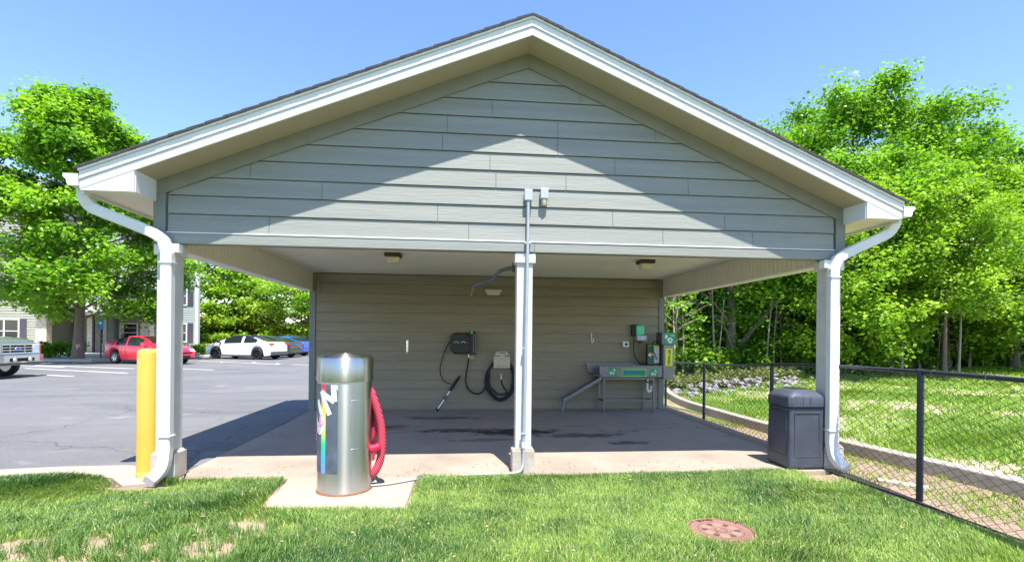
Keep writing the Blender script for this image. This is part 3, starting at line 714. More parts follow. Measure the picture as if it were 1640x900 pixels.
# water hose and hanger, tap
t = thing('hose_hanger', 'beige plastic hose hanger with arched top on the back wall', 'hose hanger', (.807,YW,.88))
b = MB()
prof = [(.635,.885),(.98,.885),(.985,1.10),(.95,1.19),(.90,1.235),(.715,1.235),(.665,1.19),(.63,1.10)]
b.prism(prof, 'y', YW-.165, YW-.145); part('plate', b, 'beige', t, bevel=.012)
b = MB(); b.prism([(.69,.93),(.925,.93),(.925,1.0),(.88,1.07),(.735,1.07),(.69,1.0)], 'y', YW-.178, YW-.05); part('saddle', b, 'beige', t, bevel=.015)
b = MB()
for x in (.665,.72,.87,.925): b.box(x,x+.03,YW-.1675,YW-.1655,1.13,1.155)
b.box(.74,.875,YW-.1675,YW-.1655,1.20,1.215); part('slot', b, 'hole', t)
b = MB(); L0 = [(.121,YW-.08,1.09),(.085,YW-.06,.85),(.06,YW-.06,.62),(.12,YW-.08,.44),(.28,YW-.10,.345),(.42,YW-.11,.40),(.50,YW-.10,.62),(.56,YW-.10,.85)]
pts = list(L0)
for k in range(3):
    o1, o2 = .012*k, .03*k
    pts += [(.66+o1,YW-.08-.014*k,1.03),(.80,YW-.085-.014*k,1.09-.01*k),(.96-o1,YW-.08-.014*k,1.03),(1.09-o2,YW-.07,.78),(1.10-o2*1.2,YW-.07,.52),(.99-o1,YW-.08,.30+o2),(.79,YW-.09,.19+o2*.8),(.60+o1,YW-.09,.30+o2),(.47+o2,YW-.08,.52),(.50+o2,YW-.08,.80)]
pts += [(.55,YW-.08,.55),(.66,YW-.08,.40),(.76,YW-.09,.33),(.86,YW-.10,.34),(.93,YW-.09,.38),(.88,YW-.08,.45),(.82,YW-.10,.55),(.80,YW-.10,.645)]
b.tube(arc_pts(pts,6), .017, 8); solo('water_hose', b, 'rubber', 'black water hose coiled on the beige hanger of the back wall', 'hose')
t = thing('hose_tap', 'brass hose tap on a square plate inside the coiled hose', 'tap', (.80,YW,.62))
b = MB(); b.box(.72,.88,YW-.006,YW,.60,.78); part('plate', b, 'sidingback', t)
b = MB(); b.cyl((.80,YW,.70),(.80,YW-.09,.70),.016,10); b.cyl((.80,YW-.085,.72),(.80,YW-.10,.645),.017,10); part('body', b, 'brass', t)
b = MB(); b.lathe([(0,0),(.036,0),(.036,.012),(0,.012)], 14); me = b.mesh('handle'); me.transform(Matrix.Translation((.80,YW-.06,.74))); part('handle', me, 'labelw', t)
# soap dispenser
t = thing('soap_dispenser', 'wall dispenser with a mint green bottle over a metal tray', 'dispenser', (3.76,YW,1.48))
b = MB(); b.box(3.62,3.80,YW-.10,YW,1.58,1.83); part('back_shell', b, 'black', t, bevel=.02)
b = MB(); b.box(3.69,3.87,YW-.17,YW-.09,1.60,1.815); part('bottle', b, 'soap', t, bevel=.02)
b = MB(); b.box(3.70,3.92,YW-.19,YW-.02,1.485,1.60); part('tray', b, 'boxgrey', t, bevel=.008)
b = MB(); b.box(3.79,3.86,YW-.196,YW-.190,1.52,1.57); part('label', b, 'labelw', t)
b = MB(); b.cyl((3.80,YW-.1,1.48),(3.80,YW-.1,1.44),.03,10); part('spout', b, 'black', t)
b = MB(); b.tube(arc_pts([(3.68,YW-.06,1.49),(3.67,YW-.06,1.30),(3.70,YW-.10,1.12),(3.80,YW-.2,.97)],6), .011, 7); part('lead', b, 'rubber', t)

# ------------------------------------------------------------------ pet wash tub
t = thing('pet_wash_tub', 'stainless pet washing tub on legs with ramp and green signs', 'wash tub', (3.5,10.45,0))
Y0, Y1 = 10.27, 10.74
b = MB()
def panel(mb, x0, x1, y0, y1, z0, z1): mb.box(x0, x1, y0, y1, z0, z1)
b.box(2.87,4.15,Y0,Y0+.02,.715,.955); b.box(2.87,4.15,Y1-.02,Y1,.715,1.00); b.box(4.13,4.15,Y0,Y1,.715,.955)
b.box(2.87,4.15,Y0,Y1,.715,.735)
b.box(2.86,4.155,Y0-.02,Y0+.03,.955,.975)
b.prism([(2.62,1.01),(2.87,1.00),(2.87,.72),(2.68,.80)], 'y', Y1-.02, Y1)
b.prism([(2.80,.97),(2.87,.97),(2.87,.72),(2.80,.78)], 'y', Y0, Y0+.02)
b.prism([(2.68,.80),(2.87,.735),(2.87,.72),(2.68,.785)], 'y', Y0, Y1)
part('tub', b, 'dullsteel', t, bevel=.004)
for (x, y) in ((2.905,Y0+.03),(3.955,Y0+.03),(2.90,Y1-.05),(3.87,Y1-.05)):
    b = MB(); b.box(x-.018,x+.018,y-.018,y+.018,.01,.715); p = part('leg', b, 'dullsteel', t, bevel=.003)
    part('foot', MB().box(x-.03,x+.03,y-.03,y+.03,0.001,.012), 'darksteel', p)
b = MB(); b.box(2.92,3.94,Y0+.02,Y0+.045,.235,.262); part('rail', b, 'dullsteel', t)
for x in (2.895,3.945): part('cross_rail', MB().box(x,x+.02,Y0+.05,Y1-.07,.225,.252), 'darksteel', t)
b = MB(); b.box(2.90,3.96,Y0+.005,Y0+.03,.685,.713); part('apron_rail', b, 'dullsteel', t)
# ramp
b = MB()
for y in (Y0+.02, Y0+.38):
    b.prism([(2.86,.745),(2.05,.28),(2.05,.235),(2.11,.235),(2.86,.68)], 'y', y, y+.02)
b.prism([(2.86,.715),(2.06,.26),(2.06,.245),(2.86,.70)], 'y', Y0+.042, Y0+.378)
part('ramp', b, 'dullsteel', t, bevel=.002)
for y in (Y0+.03, Y0+.39): part('ramp_leg', MB().rtube([(2.09,y,.27),(2.04,y,.012)], .05, .03), 'dullsteel', t)
b = MB(); b.rtube([(2.125,Y0+.035,.235),(2.015,Y0+.035,.30)], .02, .03); part('ramp_hinge', b, 'darksteel', t)
# drain trap
b = MB(); b.tube(arc_pts([(3.90,10.5,.714),(3.90,10.5,.52),(3.905,10.5,.44),(3.94,10.5,.405),(3.985,10.5,.44),(3.985,10.5,.50),(4.04,10.56,.53),(4.08,10.74,.53)],6), .026, 10); part('drain_pipe', b, 'labelw', t)
b = MB(); b.tube(arc_pts([(3.84,10.5,.70),(3.86,10.48,.62),(3.95,10.5,.60),(4.1,10.6,.60)],5), .014, 7); part('drain_lead', b, 'rubber', t)
# signs on the front
def flat_text(body, size, width, loc, m, parent, name='lettering', rot=0, shear=0, bold=True):
    me = text_mesh(body, size, .0008, shear, bold)
    co = np.empty(len(me.vertices)*3, np.float32); me.vertices.foreach_get('co', co); co = co.reshape(-1,3)
    s = width/max(1e-6, co[:,0].max()-co[:,0].min())
    me.transform(Matrix.Translation(loc) @ Matrix.Rotation(R(90),4,'X') @ Matrix.Rotation(rot,4,'Z') @ Matrix.Diagonal((s,1,1,1)))
    return part(name, me, m, parent)
yS = Y0-.003
s = part('banner', MB().box(3.28,3.79,yS-.001,Y0-.0005,.742,.90), 'lime', t)
part('banner_field', MB().box(3.293,3.777,yS-.003,yS-.0012,.755,.887), 'signgreen', s)
flat_text('PAWS CLEAN PET WASH', .062, .43, (3.535,yS-.0045,.822), 'blueink', s)
def dog_badge(cx, cz, sz, y, parent, name='dog_badge'):
    s = part(name, MB().prism([(cx-sz,cz-sz),(cx+sz,cz-sz),(cx+sz,cz+sz),(cx-sz,cz+sz)], 'y', y-.002, y), 'signgreen', parent)
    def el(px, pz, rx, rz_, m, k, nm):
        b = MB(); b.prism([(cx+sz*(px+rx*math.cos(a*math.pi/8)), cz+sz*(pz+rz_*math.sin(a*math.pi/8))) for a in range(16)], 'y', y-.003-k*.0006, y-.0025)
        part(nm, b, m, s)
    el(-.15,-.20,.60,.24,'labelw',1,'body'); el(.30,.12,.30,.38,'skinbrown',2,'neck'); el(.48,.42,.28,.25,'labelw',3,'head'); el(.66,.58,.10,.20,'ink',4,'ear')
    el(-.45,-.50,.12,.24,'labelw',2,'leg'); el(.25,-.45,.12,.30,'labelw',4,'leg'); el(-.25,-.12,.25,.10,'skinbrown',4,'saddle_patch')
    return s
dog_badge(3.075,.845,.088,yS,t); dog_badge(3.955,.825,.084,yS,t)
# control board standing at the back of the tub
t2 = thing('instruction_board', 'dark green instruction panel with white text column behind the tub', 'control panel', (4.01,10.5,.976))
b = MB(); b.box(3.87,4.15,10.44,10.52,.976,1.41); part('cabinet', b, 'black', t2, bevel=.004)
b = MB(); b.box(3.882,4.138,10.436,10.439,.99,1.40); part('face', b, 'signdark', t2)
f_ = part('text_panel', MB().box(4.02,4.128,10.432,10.4355,1.02,1.37), 'labelw', t2)
b = MB()
for i in range(12): z = 1.345-i*.027; b.box(4.028,4.028+.09*random.uniform(.6,1),10.4305,10.4315,z-.005,z+.003)
part('text_lines', b, 'boxgrey', f_)
part('heading', MB().box(4.03,4.12,10.4285,10.4302,1.33,1.355), 'yellowsign', f_)
part('heading_bar', MB().box(3.90,4.13,10.4325,10.4357,1.378,1.392), 'lime', t2)
for (x, z, r, m) in ((3.925,1.19,.032,'labelw'),(3.945,1.16,.03,'skinbrown'),(3.95,1.23,.022,'skinbrown'),(3.99,1.20,.022,'labelw'),(3.985,1.10,.028,'blueink')):
    b = MB(); b.prism([(x+r*math.cos(a*math.pi/6), z+r*math.sin(a*math.pi/6)) for a in range(12)], 'y', 10.433-.0003*r*1000/30, 10.4355); part('picture', b, m, t2)
b = MB(); b.tube(arc_pts([(4.12,10.43,1.45),(4.0,10.40,1.47),(3.95,10.38,1.40),(3.96,10.38,1.28),(4.02,10.38,1.2),(4.06,10.40,1.1)],6), .010, 7); part('spray_hose', b, 'black', t2)
# coin tower
t3 = thing('coin_tower', 'steel pay column right of the tub with a yellow PET WASH label', 'pay station', (4.27,10.4,.69))
b = MB(); b.box(4.158,4.385,10.27,10.56,.69,1.405); part('column', b, 'dullsteel', t3, bevel=.005)
b = MB(); b.box(4.10,4.395,10.22,10.54,1.41,1.665); part('head_box', b, 'darksteel', t3, bevel=.005)
s = part('head_sign', MB().box(4.14,4.388,10.2165,10.2195,1.42,1.655), 'signgreen', t3)
b = MB(); b.prism([(4.255,1.44),(4.30,1.44),(4.335,1.52),(4.30,1.555),(4.245,1.555),(4.205,1.515)], 'y', 10.2135, 10.216); part('paw_card', b, 'labelw', s)
b = MB(); b.prism([(4.262,1.485),(4.29,1.495),(4.298,1.525),(4.27,1.52)], 'y', 10.212, 10.2134); part('paw', b, 'ink', s)
b = MB(); b.prism([(4.155,1.55),(4.21,1.54),(4.225,1.60),(4.18,1.62)], 'y', 10.2135, 10.216); part('puppy', b, 'labelw', s)
part('caption', MB().box(4.29,4.36,10.214,10.216,1.595,1.61), 'yellowsign', s)
s = part('label_frame', MB().box(4.185,4.36,10.266,10.2695,.955,1.345), 'darksteel', t3)
part('label', MB().box(4.196,4.349,10.2625,10.2655,.966,1.334), 'yellowsign', s)
flat_text('PET WASH', .085, .30, (4.272,10.2612,1.15), 'ink', s, rot=R(-90))
part('lock', MB().cyl((4.175,10.262,.93),(4.175,10.27,.93),.008,8), 'labelw', t3)

# ------------------------------------------------------------------ vacuum island
VX, VY, VR = -1.178, 5.27, .262
t = thing('vacuum_station', 'round stainless steel vacuum cleaner pillar with domed cap and slate decal', 'vacuum', (VX,VY,0))
b = MB(); b.lathe([(VR,.0),(VR,1.10),(VR-.02,1.105),(VR-.03,1.11)], 64, (VX,VY,0)); part('body', b, 'steel', t)
b = MB(); prof = [(VR-.02,1.095),(VR+.008,1.095),(VR+.010,1.10),(VR+.010,1.315),(VR+.002,1.328)]
prof += [(r*(VR+.002), 1.328+.042*(1-r*r)) for r in (.9,.75,.55,.35,.18,.06)] + [(0,1.3702)]
b.lathe(prof, 64, (VX,VY,0)); part('cap', b, 'steel', t)
def curved(a0, a1, z0, z1, r0, r1, n=24):
    """panel wrapped on the cylinder; angle measured from the side facing -y, positive to the right"""
    b = MB(); vs = []; fs = []
    for i in range(n+1):
        a = R(a0+(a1-a0)*i/n)
        for (r, z) in ((r0,z0),(r1,z0),(r1,z1),(r0,z1)): vs.append((VX+r*math.sin(a), VY-r*math.cos(a), z))
    for i in range(n):
        for j in range(4): fs.append((i*4+j, i*4+(j+1)%4, (i+1)*4+(j+1)%4, (i+1)*4+j))
    fs += [(0,1,2,3),(n*4,n*4+1,n*4+2,n*4+3)]
    return b.add(vs, fs, True)
part('decal_panel', curved(-95,-2,.215,1.07,VR,VR+.0012), 'decal', t)
part('rainbow_stripe', curved(-43,-30,.215,1.069,VR+.0013,VR+.0020,8), 'rainbow', t)
def wrap(me, ang0, z0, rad):
    bm = bmesh.new(); bm.from_mesh(me)
    for _ in range(3):
        long = [e for e in bm.edges if e.calc_length() > .03]
        if not long: break
        bmesh.ops.subdivide_edges(bm, edges=long, cuts=1)
    for v in bm.verts:
        a = R(ang0)+v.co.x/VR
        v.co = Vector((VX+rad*math.sin(a), VY-rad*math.cos(a), z0+v.co.y))
    bm.to_mesh(me); bm.free(); return me
def clipz(me, zmax, zmin):
    bm = bmesh.new(); bm.from_mesh(me)
    for co, no in (((0,0,zmax),(0,0,1)), ((0,0,zmin),(0,0,-1))):
        bmesh.ops.bisect_plane(bm, geom=bm.verts[:]+bm.edges[:]+bm.faces[:], plane_co=co, plane_no=no, clear_outer=True)
    bm.to_mesh(me); bm.free(); return me
def wrapped_text(body, size, rot, ang, z, m, rad, name, narrow=1):
    me = text_mesh(body, size, 0, .0, True)
    me.transform(Matrix.Rotation(R(rot),4,'Z') @ Matrix.Diagonal((narrow,1,1,1)))
    bm = bmesh.new(); bm.from_mesh(me)
    # keep what fits on the decal (angles -95..-2)
    xmax = (R(-2)-R(ang))*VR; xmin = (R(-95)-R(ang))*VR
    for co, no in (((xmax,0,0),(1,0,0)), ((xmin,0,0),(-1,0,0)), ((0,1.069-z,0),(0,1,0)), ((0,.216-z,0),(0,-1,0))):
        bmesh.ops.bisect_plane(bm, geom=bm.verts[:]+bm.edges[:]+bm.faces[:], plane_co=co, plane_no=no, clear_outer=True)
    bm.to_mesh(me); bm.free()
    wrap(me, ang, z, rad); part(name, me, m, t)
def decal_strokes(strokes, wd, s0, t0, m, rad, name, q_=1.0):
    # block letters built from strokes in a slanted frame, wrapped round the pillar; strokes: lists of (u, v)
    e1 = (math.cos(R(54)), math.sin(R(54))); e2 = (math.cos(R(116)), math.sin(R(116)))
    bm = bmesh.new()
    for k, st in enumerate(strokes):
        pts = [Vector((s0+q_*(u*e1[0]+v*e2[0]), t0+q_*(u*e1[1]+v*e2[1]), 0)) for u, v in st]; fine = []
        for a, c in zip(pts, pts[1:]):
            q = max(1, int((c-a).length/.012)); fine += [a.lerp(c, i/q) for i in range(q)]
        fine.append(pts[-1]); prev = None
        for i, p in enumerate(fine):
            tn = (fine[min(i+1,len(fine)-1)]-fine[max(i-1,0)]).normalized(); nn = Vector((-tn.y, tn.x, 0))*wd/2
            row = [bm.verts.new((p+nn*f).to_tuple()[:2]+(k*.00025,)) for f in (-1,-.5,0,.5,1)]
            if prev:
                for j in range(4): bm.faces.new((prev[j], row[j], row[j+1], prev[j+1]))
            prev = row
    for co, no in (((R(-2.2)*VR,0,0),(1,0,0)), ((R(-94.5)*VR,0,0),(-1,0,0)), ((0,1.068,0),(0,1,0)), ((0,.217,0),(0,-1,0))):
        bmesh.ops.bisect_plane(bm, geom=bm.verts[:]+bm.edges[:]+bm.faces[:], plane_co=co, plane_no=no, clear_outer=True)
    for v in bm.verts:
        a = v.co.x/VR; rr_ = rad+v.co.z; v.co = Vector((VX+rr_*math.sin(a), VY-rr_*math.cos(a), v.co.y))
    me = bpy.data.meshes.new(name); bm.to_mesh(me); bm.free(); part(name, me, m, t)
def U_(o, w_=.062, h=.105):
    return [(o-w_, h)]+[(o-w_*math.cos(a*math.pi/10), -h+w_*.9-w_*math.sin(a*math.pi/10)) for a in range(11)]+[(o+w_, h)]
Ms = [[(-.095,-.105),(-.095,.105)], [(-.095,.10),(0,-.07)], [(0,-.07),(.095,.10)], [(.095,.105),(.095,-.105)]]
Cs = [[(.06*math.cos(R(a))-.75, .085*math.sin(R(a))) for a in range(50,311,20)]]
As = [[(-1.09,-.105),(-1.02,.105)], [(-1.02,.105),(-.95,-.105)]]
decal_strokes(Ms+[U_(-.25), U_(-.49)]+Cs+As, .052, R(-17)*VR, .985, 'letter', VR+.0027, 'lettering', 1.18)
k_ = .30
sm = [[(.036*math.cos(R(a))+.10, .036*math.sin(R(a))) for a in range(50,311,20)],
      [(.032*math.cos(R(a)), .032*math.sin(R(a))) for a in range(0,361,24)], [(.036,.036),(.036,-.036)],
      [(-.13,.036),(-.10,-.036)], [(-.10,-.036),(-.07,.036)]]
decal_strokes(sm, .023, R(-55)*VR, .64, 'pink', VR+.0052, 'small_lettering', 1.1)
b = curved(24,84,.60,.92,VR,VR+.004); part('access_door', b, 'steel', t, bevel=.002)
b = curved(24,84,.06,.45,VR,VR+.004); part('lower_door', b, 'steel', t, bevel=.002)
b = MB()
for a in (-70,-20,40): b.cyl((VX+(VR+.008)*math.sin(R(a)),VY-(VR+.008)*math.cos(R(a)),1.125),(VX+(VR+.016)*math.sin(R(a)),VY-(VR+.016)*math.cos(R(a)),1.125),.007,8)
part('rivet', b, 'dullsteel', t)
b = MB(); b.lathe([(VR+.004,.001),(VR+.010,.001),(VR+.004,.02)], 48, (VX,VY,0)); part('base_ring', b, 'rust', t)
# hose holder and hose
hx = VX+VR
b = MB(); b.tube([(hx-.03,VY+.0,.40),(hx+.03,VY-.01,.405),(hx+.085,VY-.005,.43)], [.045,.043,.036], 14); part('hose_holder', b, 'redplastic', t)
b = MB(); pts = [(hx-.05,VY+.03,1.06),(hx-.005,VY+.03,.95),(hx+.045,VY+.04,.80),(hx+.085,VY+.05,.63),(hx+.098,VY+.05,.45),(hx+.082,VY+.04,.28),(hx+.030,VY+.03,.16),(hx-.04,VY+.06,.10)]
b.tube(arc_pts(pts,9), .040, 14)
b.tube(arc_pts([(hx-.06,VY+.10,1.02),(hx-.02,VY+.11,.90),(hx+.020,VY+.12,.76),(hx+.024,VY+.12,.62),(hx-.005,VY+.13,.50),(hx-.06,VY+.14,.42)],8), .038, 12)
b.tube(arc_pts([(hx-.03,VY+.16,.90),(hx-.005,VY+.17,.78),(hx+.002,VY+.17,.60),(hx-.01,VY+.16,.42),(hx-.02,VY+.15,.25)],8), .028, 12)
part('vacuum_hose', b, 'hose', t)

# ------------------------------------------------------------------ bollard, bin, manhole
b = MB(); b.lathe([(.110,-.05),(.110,1.33),(.106,1.35),(.09,1.368),(.05,1.378),(0,1.38)], 40, (-3.42,5.93,0))
t = solo('bollard', b, 'yellow', 'yellow steel bollard beside the left post of the shelter', 'bollard')
b = MB(); b.lathe([(.112,-.0),(.1115,.04),(.110,.05)], 40, (-3.42,5.93,-.0)); part('weathered_foot', b, mat('stained_yellow', (.62,.45,.10), .7, var=.4, scale=30), t)
t = thing('litter_bin', 'square charcoal plastic litter bin with hooded lid beside the right post', 'bin', (4.07,5.9,0))
bx0, bx1, by0, by1 = 3.855,4.305,5.69,6.15
b = MB(); b.add([(bx0+.0,by0+.0,.012),(bx1-.012,by0+.0,.012),(bx1-.012,by1,.012),(bx0,by1,.012),(bx0+.012,by0+.01,.70),(bx1-.008,by0+.01,.70),(bx1-.008,by1-.01,.70),(bx0+.012,by1-.01,.70)],
  [(0,3,2,1),(4,5,6,7),(0,1,5,4),(1,2,6,5),(2,3,7,6),(3,0,4,7)]); part('body', b, 'canp', t, bevel=.022)
def frame(mb, x0, x1, z0, z1, y, w_=.010, d=.006):
    mb.box(x0,x1,y-d,y+.012,z1-w_,z1); mb.box(x0,x1,y-d,y+.012,z0,z0+w_); mb.box(x0,x0+w_,y-d,y+.012,z0+w_,z1-w_); mb.box(x1-w_,x1,y-d,y+.012,z0+w_,z1-w_)
b = MB(); frame(b, bx0+.065, bx1-.065, .14, .645, by0+.004)
part('front_panel', b, 'canp', t, bevel=.003)
b = MB()
for (y0_, y1_, z0_, z1_) in ((by0+.06,by1-.06,.635,.645),(by0+.06,by1-.06,.14,.15),(by0+.06,by0+.07,.15,.635),(by1-.07,by1-.06,.15,.635)): b.box(bx0-.003,bx0+.014,y0_,y1_,z0_,z1_)
part('side_panel', b, 'canp', t, bevel=.003)
b = MB(); ix = .012
zs_ = [(0,.705),(0,.80),(.012,.83),(.06,.875),(.11,.895)]
vs = []; fs = []
for (i_, z) in zs_:
    x0, x1, y0, y1 = bx0-.006+i_, bx1+.0-i_, by0-.012+i_, by1-i_; c = .035
    vs += [(x0+c,y0,z),(x1-c,y0,z),(x1,y0+c,z),(x1,y1-c,z),(x1-c,y1,z),(x0+c,y1,z),(x0,y1-c,z),(x0,y0+c,z)]
for k in range(len(zs_)-1):
    for j in range(8): fs.append((k*8+j, k*8+(j+1)%8, (k+1)*8+(j+1)%8, (k+1)*8+j))
fs += [tuple(range(8)), tuple(range((len(zs_)-1)*8, len(zs_)*8))]
b.add(vs, fs, True)
l = part('lid', b, 'canp', t, bevel=.006)
part('lid_seam', MB().box(bx0+.004,bx1-.016,by0+.004,by1-.006,.699,.706), 'hole', t)
b = MB(); b.box(bx0+.12,bx1-.12,by0+.11,by1-.12,.894,.898); part('lid_opening', b, 'hole', l)
b = MB()
for x in (bx0+.16, bx0+.25): b.box(x,x+.003,by0-.014,by0-.010,.72,.815)
part('lid_rib', b, 'hole', l)
t.scale = (1,1,1.055)

t = thing('manhole_cover', 'round rusty pink iron manhole cover sunk in the lawn', 'manhole cover', (2.085,3.93,.03))
mx, my, mz = 2.085,3.93,.006
b = MB(); b.lathe([(.275,-.08),(.275,0),(.262,.004),(.255,.0)], 48, (mx,my,mz)); part('rim', b, 'clay', t)
b = MB(); b.lathe([(.25,-.05),(.25,-.004),(.15,-.003),(0,-.003)], 48, (mx,my,mz)); c_ = part('cover', b, 'clay', t)
b = MB(); b.lathe([(.165,-.0029),(.175,.001),(.185,-.0029)], 48, (mx,my,mz)); b.lathe([(.035,-.0029),(.045,.002),(.055,-.0029)], 24, (mx,my,mz)); part('raised_ring', b, 'clayd', c_)
b = MB()
for k in range(6):
    a = k*math.pi/3+.3; b.lathe([(.042,-.0029),(.040,.0012),(0,.0012)], 14, (mx+.118*math.cos(a),my+.118*math.sin(a),mz))
part('sand_pocket', b, 'clayl', c_)
b = MB()
for k in range(6):
    a = k*math.pi/3+.3+math.pi/6; b.lathe([(.026,-.0029),(.024,.003),(0,.003)], 10, (mx+.125*math.cos(a),my+.125*math.sin(a),mz))
part('boss', b, 'clayd', c_)
part('outer_ring', MB().lathe([(.236,-.0039),(.240,.0015),(.248,.0015),(.252,-.0039)], 48, (mx,my,mz), caps=False), 'clayd', c_)
me = text_mesh('SEWER', .05, .001, 0, True)
bm = bmesh.new(); bm.from_mesh(me)
for v in bm.verts:
    a = math.pi/2+.15 - v.co.x/.215; r_ = .218+v.co.y; v.co = Vector((mx+r_*math.cos(a), my+r_*math.sin(a), mz-.002+v.co.z*2))
bm.to_mesh(me); bm.free(); part('lettering', me, 'clayd', c_)

# ------------------------------------------------------------------ chain-link fence
t = thing('chain_link_fence', 'black vinyl coated chain link fence with round top rail and posts', 'fence', (4.35,4.47,0))
def fx_(y): return 4.35+(y-4.47)*.125
def fztop(y): return gzf(fx_(y), y) + 1.235
FY = [-1.5, 1.5, 4.47, 7.40, 10.35, 13.3, 16.2]
b = MB(); b.tube([(fx_(y), y, fztop(y)) for y in np.linspace(FY[0], FY[-1], 16)], .021, 10); part('top_rail', b, 'fence', t)
for y in FY:
    x = fx_(y); g = gzf(x, y); b = MB(); b.lathe([(.029,-.1),(.029,1.225),(.033,1.228),(.030,1.255),(0,1.262)], 14, (x,y,g)); b.cyl((x,y-.035,g+1.235),(x,y+.035,g+1.235),.027,12)
    part('fence_post', b, 'fence', t)
# mesh: zigzag wires
ya, yb = FY[0], FY[-1]; pitch = .074; nW = int((yb-ya)/pitch); nz = int(1.20/(pitch/2)); nz -= nz % 2
V = []; F = []; rr = .0038
dirx = Vector((.125,1,0)).normalized(); nrm = Vector((dirx.y,-dirx.x,0))
vl = []; fl = []; base_i = 0
rngf = np.random.default_rng(5)
for i in range(nW):
    yc = ya + (i+.5)*pitch
    k = np.arange(nz+1); side = np.where((k+i) % 2 == 0, -1, 1)
    yy = yc + side*pitch*.5
    xx = fx_(yy); g = gz(xx, yy)
    zt = fztop(yc)-.02; zb = g+.012+.02*np.sin(yc*3)
    zz = zb + (zt-zb)*k/nz
    off = side*.0025
    P = np.stack([xx+nrm.x*off, yy+nrm.y*off, zz], 1)
    d = np.diff(P, axis=0)
    for j, an in enumerate((0, 2.094, 4.189)):
        pass
    # triangle section
    T = np.zeros_like(P); T[:-1] += d; T[1:] += d; T /= np.linalg.norm(T, axis=1)[:,None]
    A = np.cross(T, np.array([1.,0,0])); A /= np.linalg.norm(A, axis=1)[:,None]; B = np.cross(T, A)
    ring = np.stack([P + rr*(A*math.cos(an)+B*math.sin(an)) for an in (0, 2.094, 4.189)], 1).reshape(-1,3)
    vl.append(ring); m_ = np.arange(nz)[:,None]*3 + base_i
    for j in range(3): fl.append(np.concatenate([m_+j, m_+(j+1)%3, m_+3+(j+1)%3, m_+3+j], 1))
    base_i += len(ring)
part('wire_mesh', npmesh('wire_mesh', np.concatenate(vl), [np.concatenate(fl)], smooth=True), 'fence', t)
b = MB()
for y in np.arange(ya+.3, yb, .55):
    x, z = fx_(y), fztop(y); b.tube([(x+.026*math.cos(a),y+.004*a,z+.026*math.sin(a)) for a in np.linspace(0,6.2,9)], .003, 4)
part('tie_wire', b, 'dullsteel', t)

# ------------------------------------------------------------------ grass
def blades(name, x, y, z, h, wdt, v, lean_amt, m, seed):
    r = np.random.default_rng(seed); n = len(x)
    a = r.uniform(0, 2*np.pi, n); la = r.uniform(0, 2*np.pi, n)*.5 + snoise(x, y, seed, 1.5, 2)*3
    lean = h*lean_amt*r.uniform(.3, 1.3, n)
    wx, wy = np.cos(a)*wdt/2, np.sin(a)*wdt/2; lx, ly = np.cos(la)*lean, np.sin(la)*lean
    z1 = z+h*.55; z2 = z+h*np.clip(1-.25*lean_amt*r.uniform(.5,1.5,n), .4, 1)
    P = np.empty((n,5,3))
    P[:,0] = np.stack([x-wx, y-wy, z-.01], 1); P[:,1] = np.stack([x+wx, y+wy, z-.01], 1)
    P[:,2] = np.stack([x+lx*.35+wx*.8, y+ly*.35+wy*.8, z1], 1); P[:,3] = np.stack([x+lx*.35-wx*.8, y+ly*.35-wy*.8, z1], 1)
    P[:,4] = np.stack([x+lx, y+ly, z2], 1)
    i = np.arange(n)*5
    q = np.stack([i, i+1, i+2, i+3], 1); tr = np.stack([i+3, i+2, i+4], 1)
    me = npmesh(name, P.reshape(-1,3), [q, tr], np.repeat(v, 5))
    me.materials.append(M[m]); o = bpy.data.objects.new(name, me); C.objects.link(o)
    tag(o, None, None, None, 'stuff'); return o
def inpoly(x, y, poly):
    ins = np.zeros(len(x), bool); n = len(poly)
    for i in range(n):
        x1, y1 = poly[i]; x2, y2 = poly[(i+1)%n]
        c = ((y1 > y) != (y2 > y)); xx = (x2-x1)*(y-y1)/(y2-y1+1e-12)+x1
        ins ^= (c & (x < xx))
    return ins
lawn = [(-9,1.8),(4.25,1.8),(4.22,3.4),(4.16,4.1),(4.15,4.75),(4.22,5.3),(4.15,5.5),(3.76,5.65),(2.5,5.66),(1.2,5.64),(.4,5.60),(-.46,5.62),(-.47,4.60),(-1.79,4.72),(-1.90,5.67),(-2.9,5.68),(-3.05,5.42),(-3.35,5.40),(-3.6,5.62),(-3.85,5.86),(-4.35,5.96),(-4.9,5.90),(-7,5.80),(-9,5.75)]
N_ = 560000
x = rng.uniform(-8.5, 4.35, N_); y = rng.uniform(2.2, 6.05, N_)
keep = inpoly(x+rng.normal(0,.012,N_), y+rng.normal(0,.012,N_), lawn)
# drop what lies far outside the view to the sides
keep &= (np.abs(x) < y*1.25+1.4)
bare = np.zeros(N_)
for (cx, cy, rx, ry, aa) in [(-2.95,3.90,.50,.20,1.2),(-1.78,4.20,.26,.16,1.1),(-2.0,3.86,.42,.14,1.1),(-3.7,3.7,.3,.12,1.),(-3.2,5.50,.26,.16,1.3),(-2.45,4.02,.18,.08,.7),(-2.2,4.35,.12,.06,.6),(4.05,5.35,.3,.25,.5),(-2.3,3.6,.4,.12,.9),(.9,5.62,.5,.06,.5)]:
    d = ((x-cx)/rx)**2+((y-cy)/ry)**2
    bare = np.maximum(bare, aa*np.exp(-d*.9))
bare *= 1.7; bare += .26*snoise(x, y, 21, 5, 3)
keep &= rng.uniform(0,1,N_) > np.clip(bare*1.8-.45, 0, 1)
keep &= ((x-mx)**2+(y-my)**2) > .250**2
x, y, bare = x[keep], y[keep], bare[keep]
cl = snoise(x, y, 5, 4.0, 3); cl2 = snoise(x, y, 6, 1.3, 2)
h = (.048+.022*cl+.014*cl2)*rng.uniform(.6, 1.25, len(x))*np.clip(1.1-bare*.5, .5, 1.1); h = np.clip(h, .018, .10)
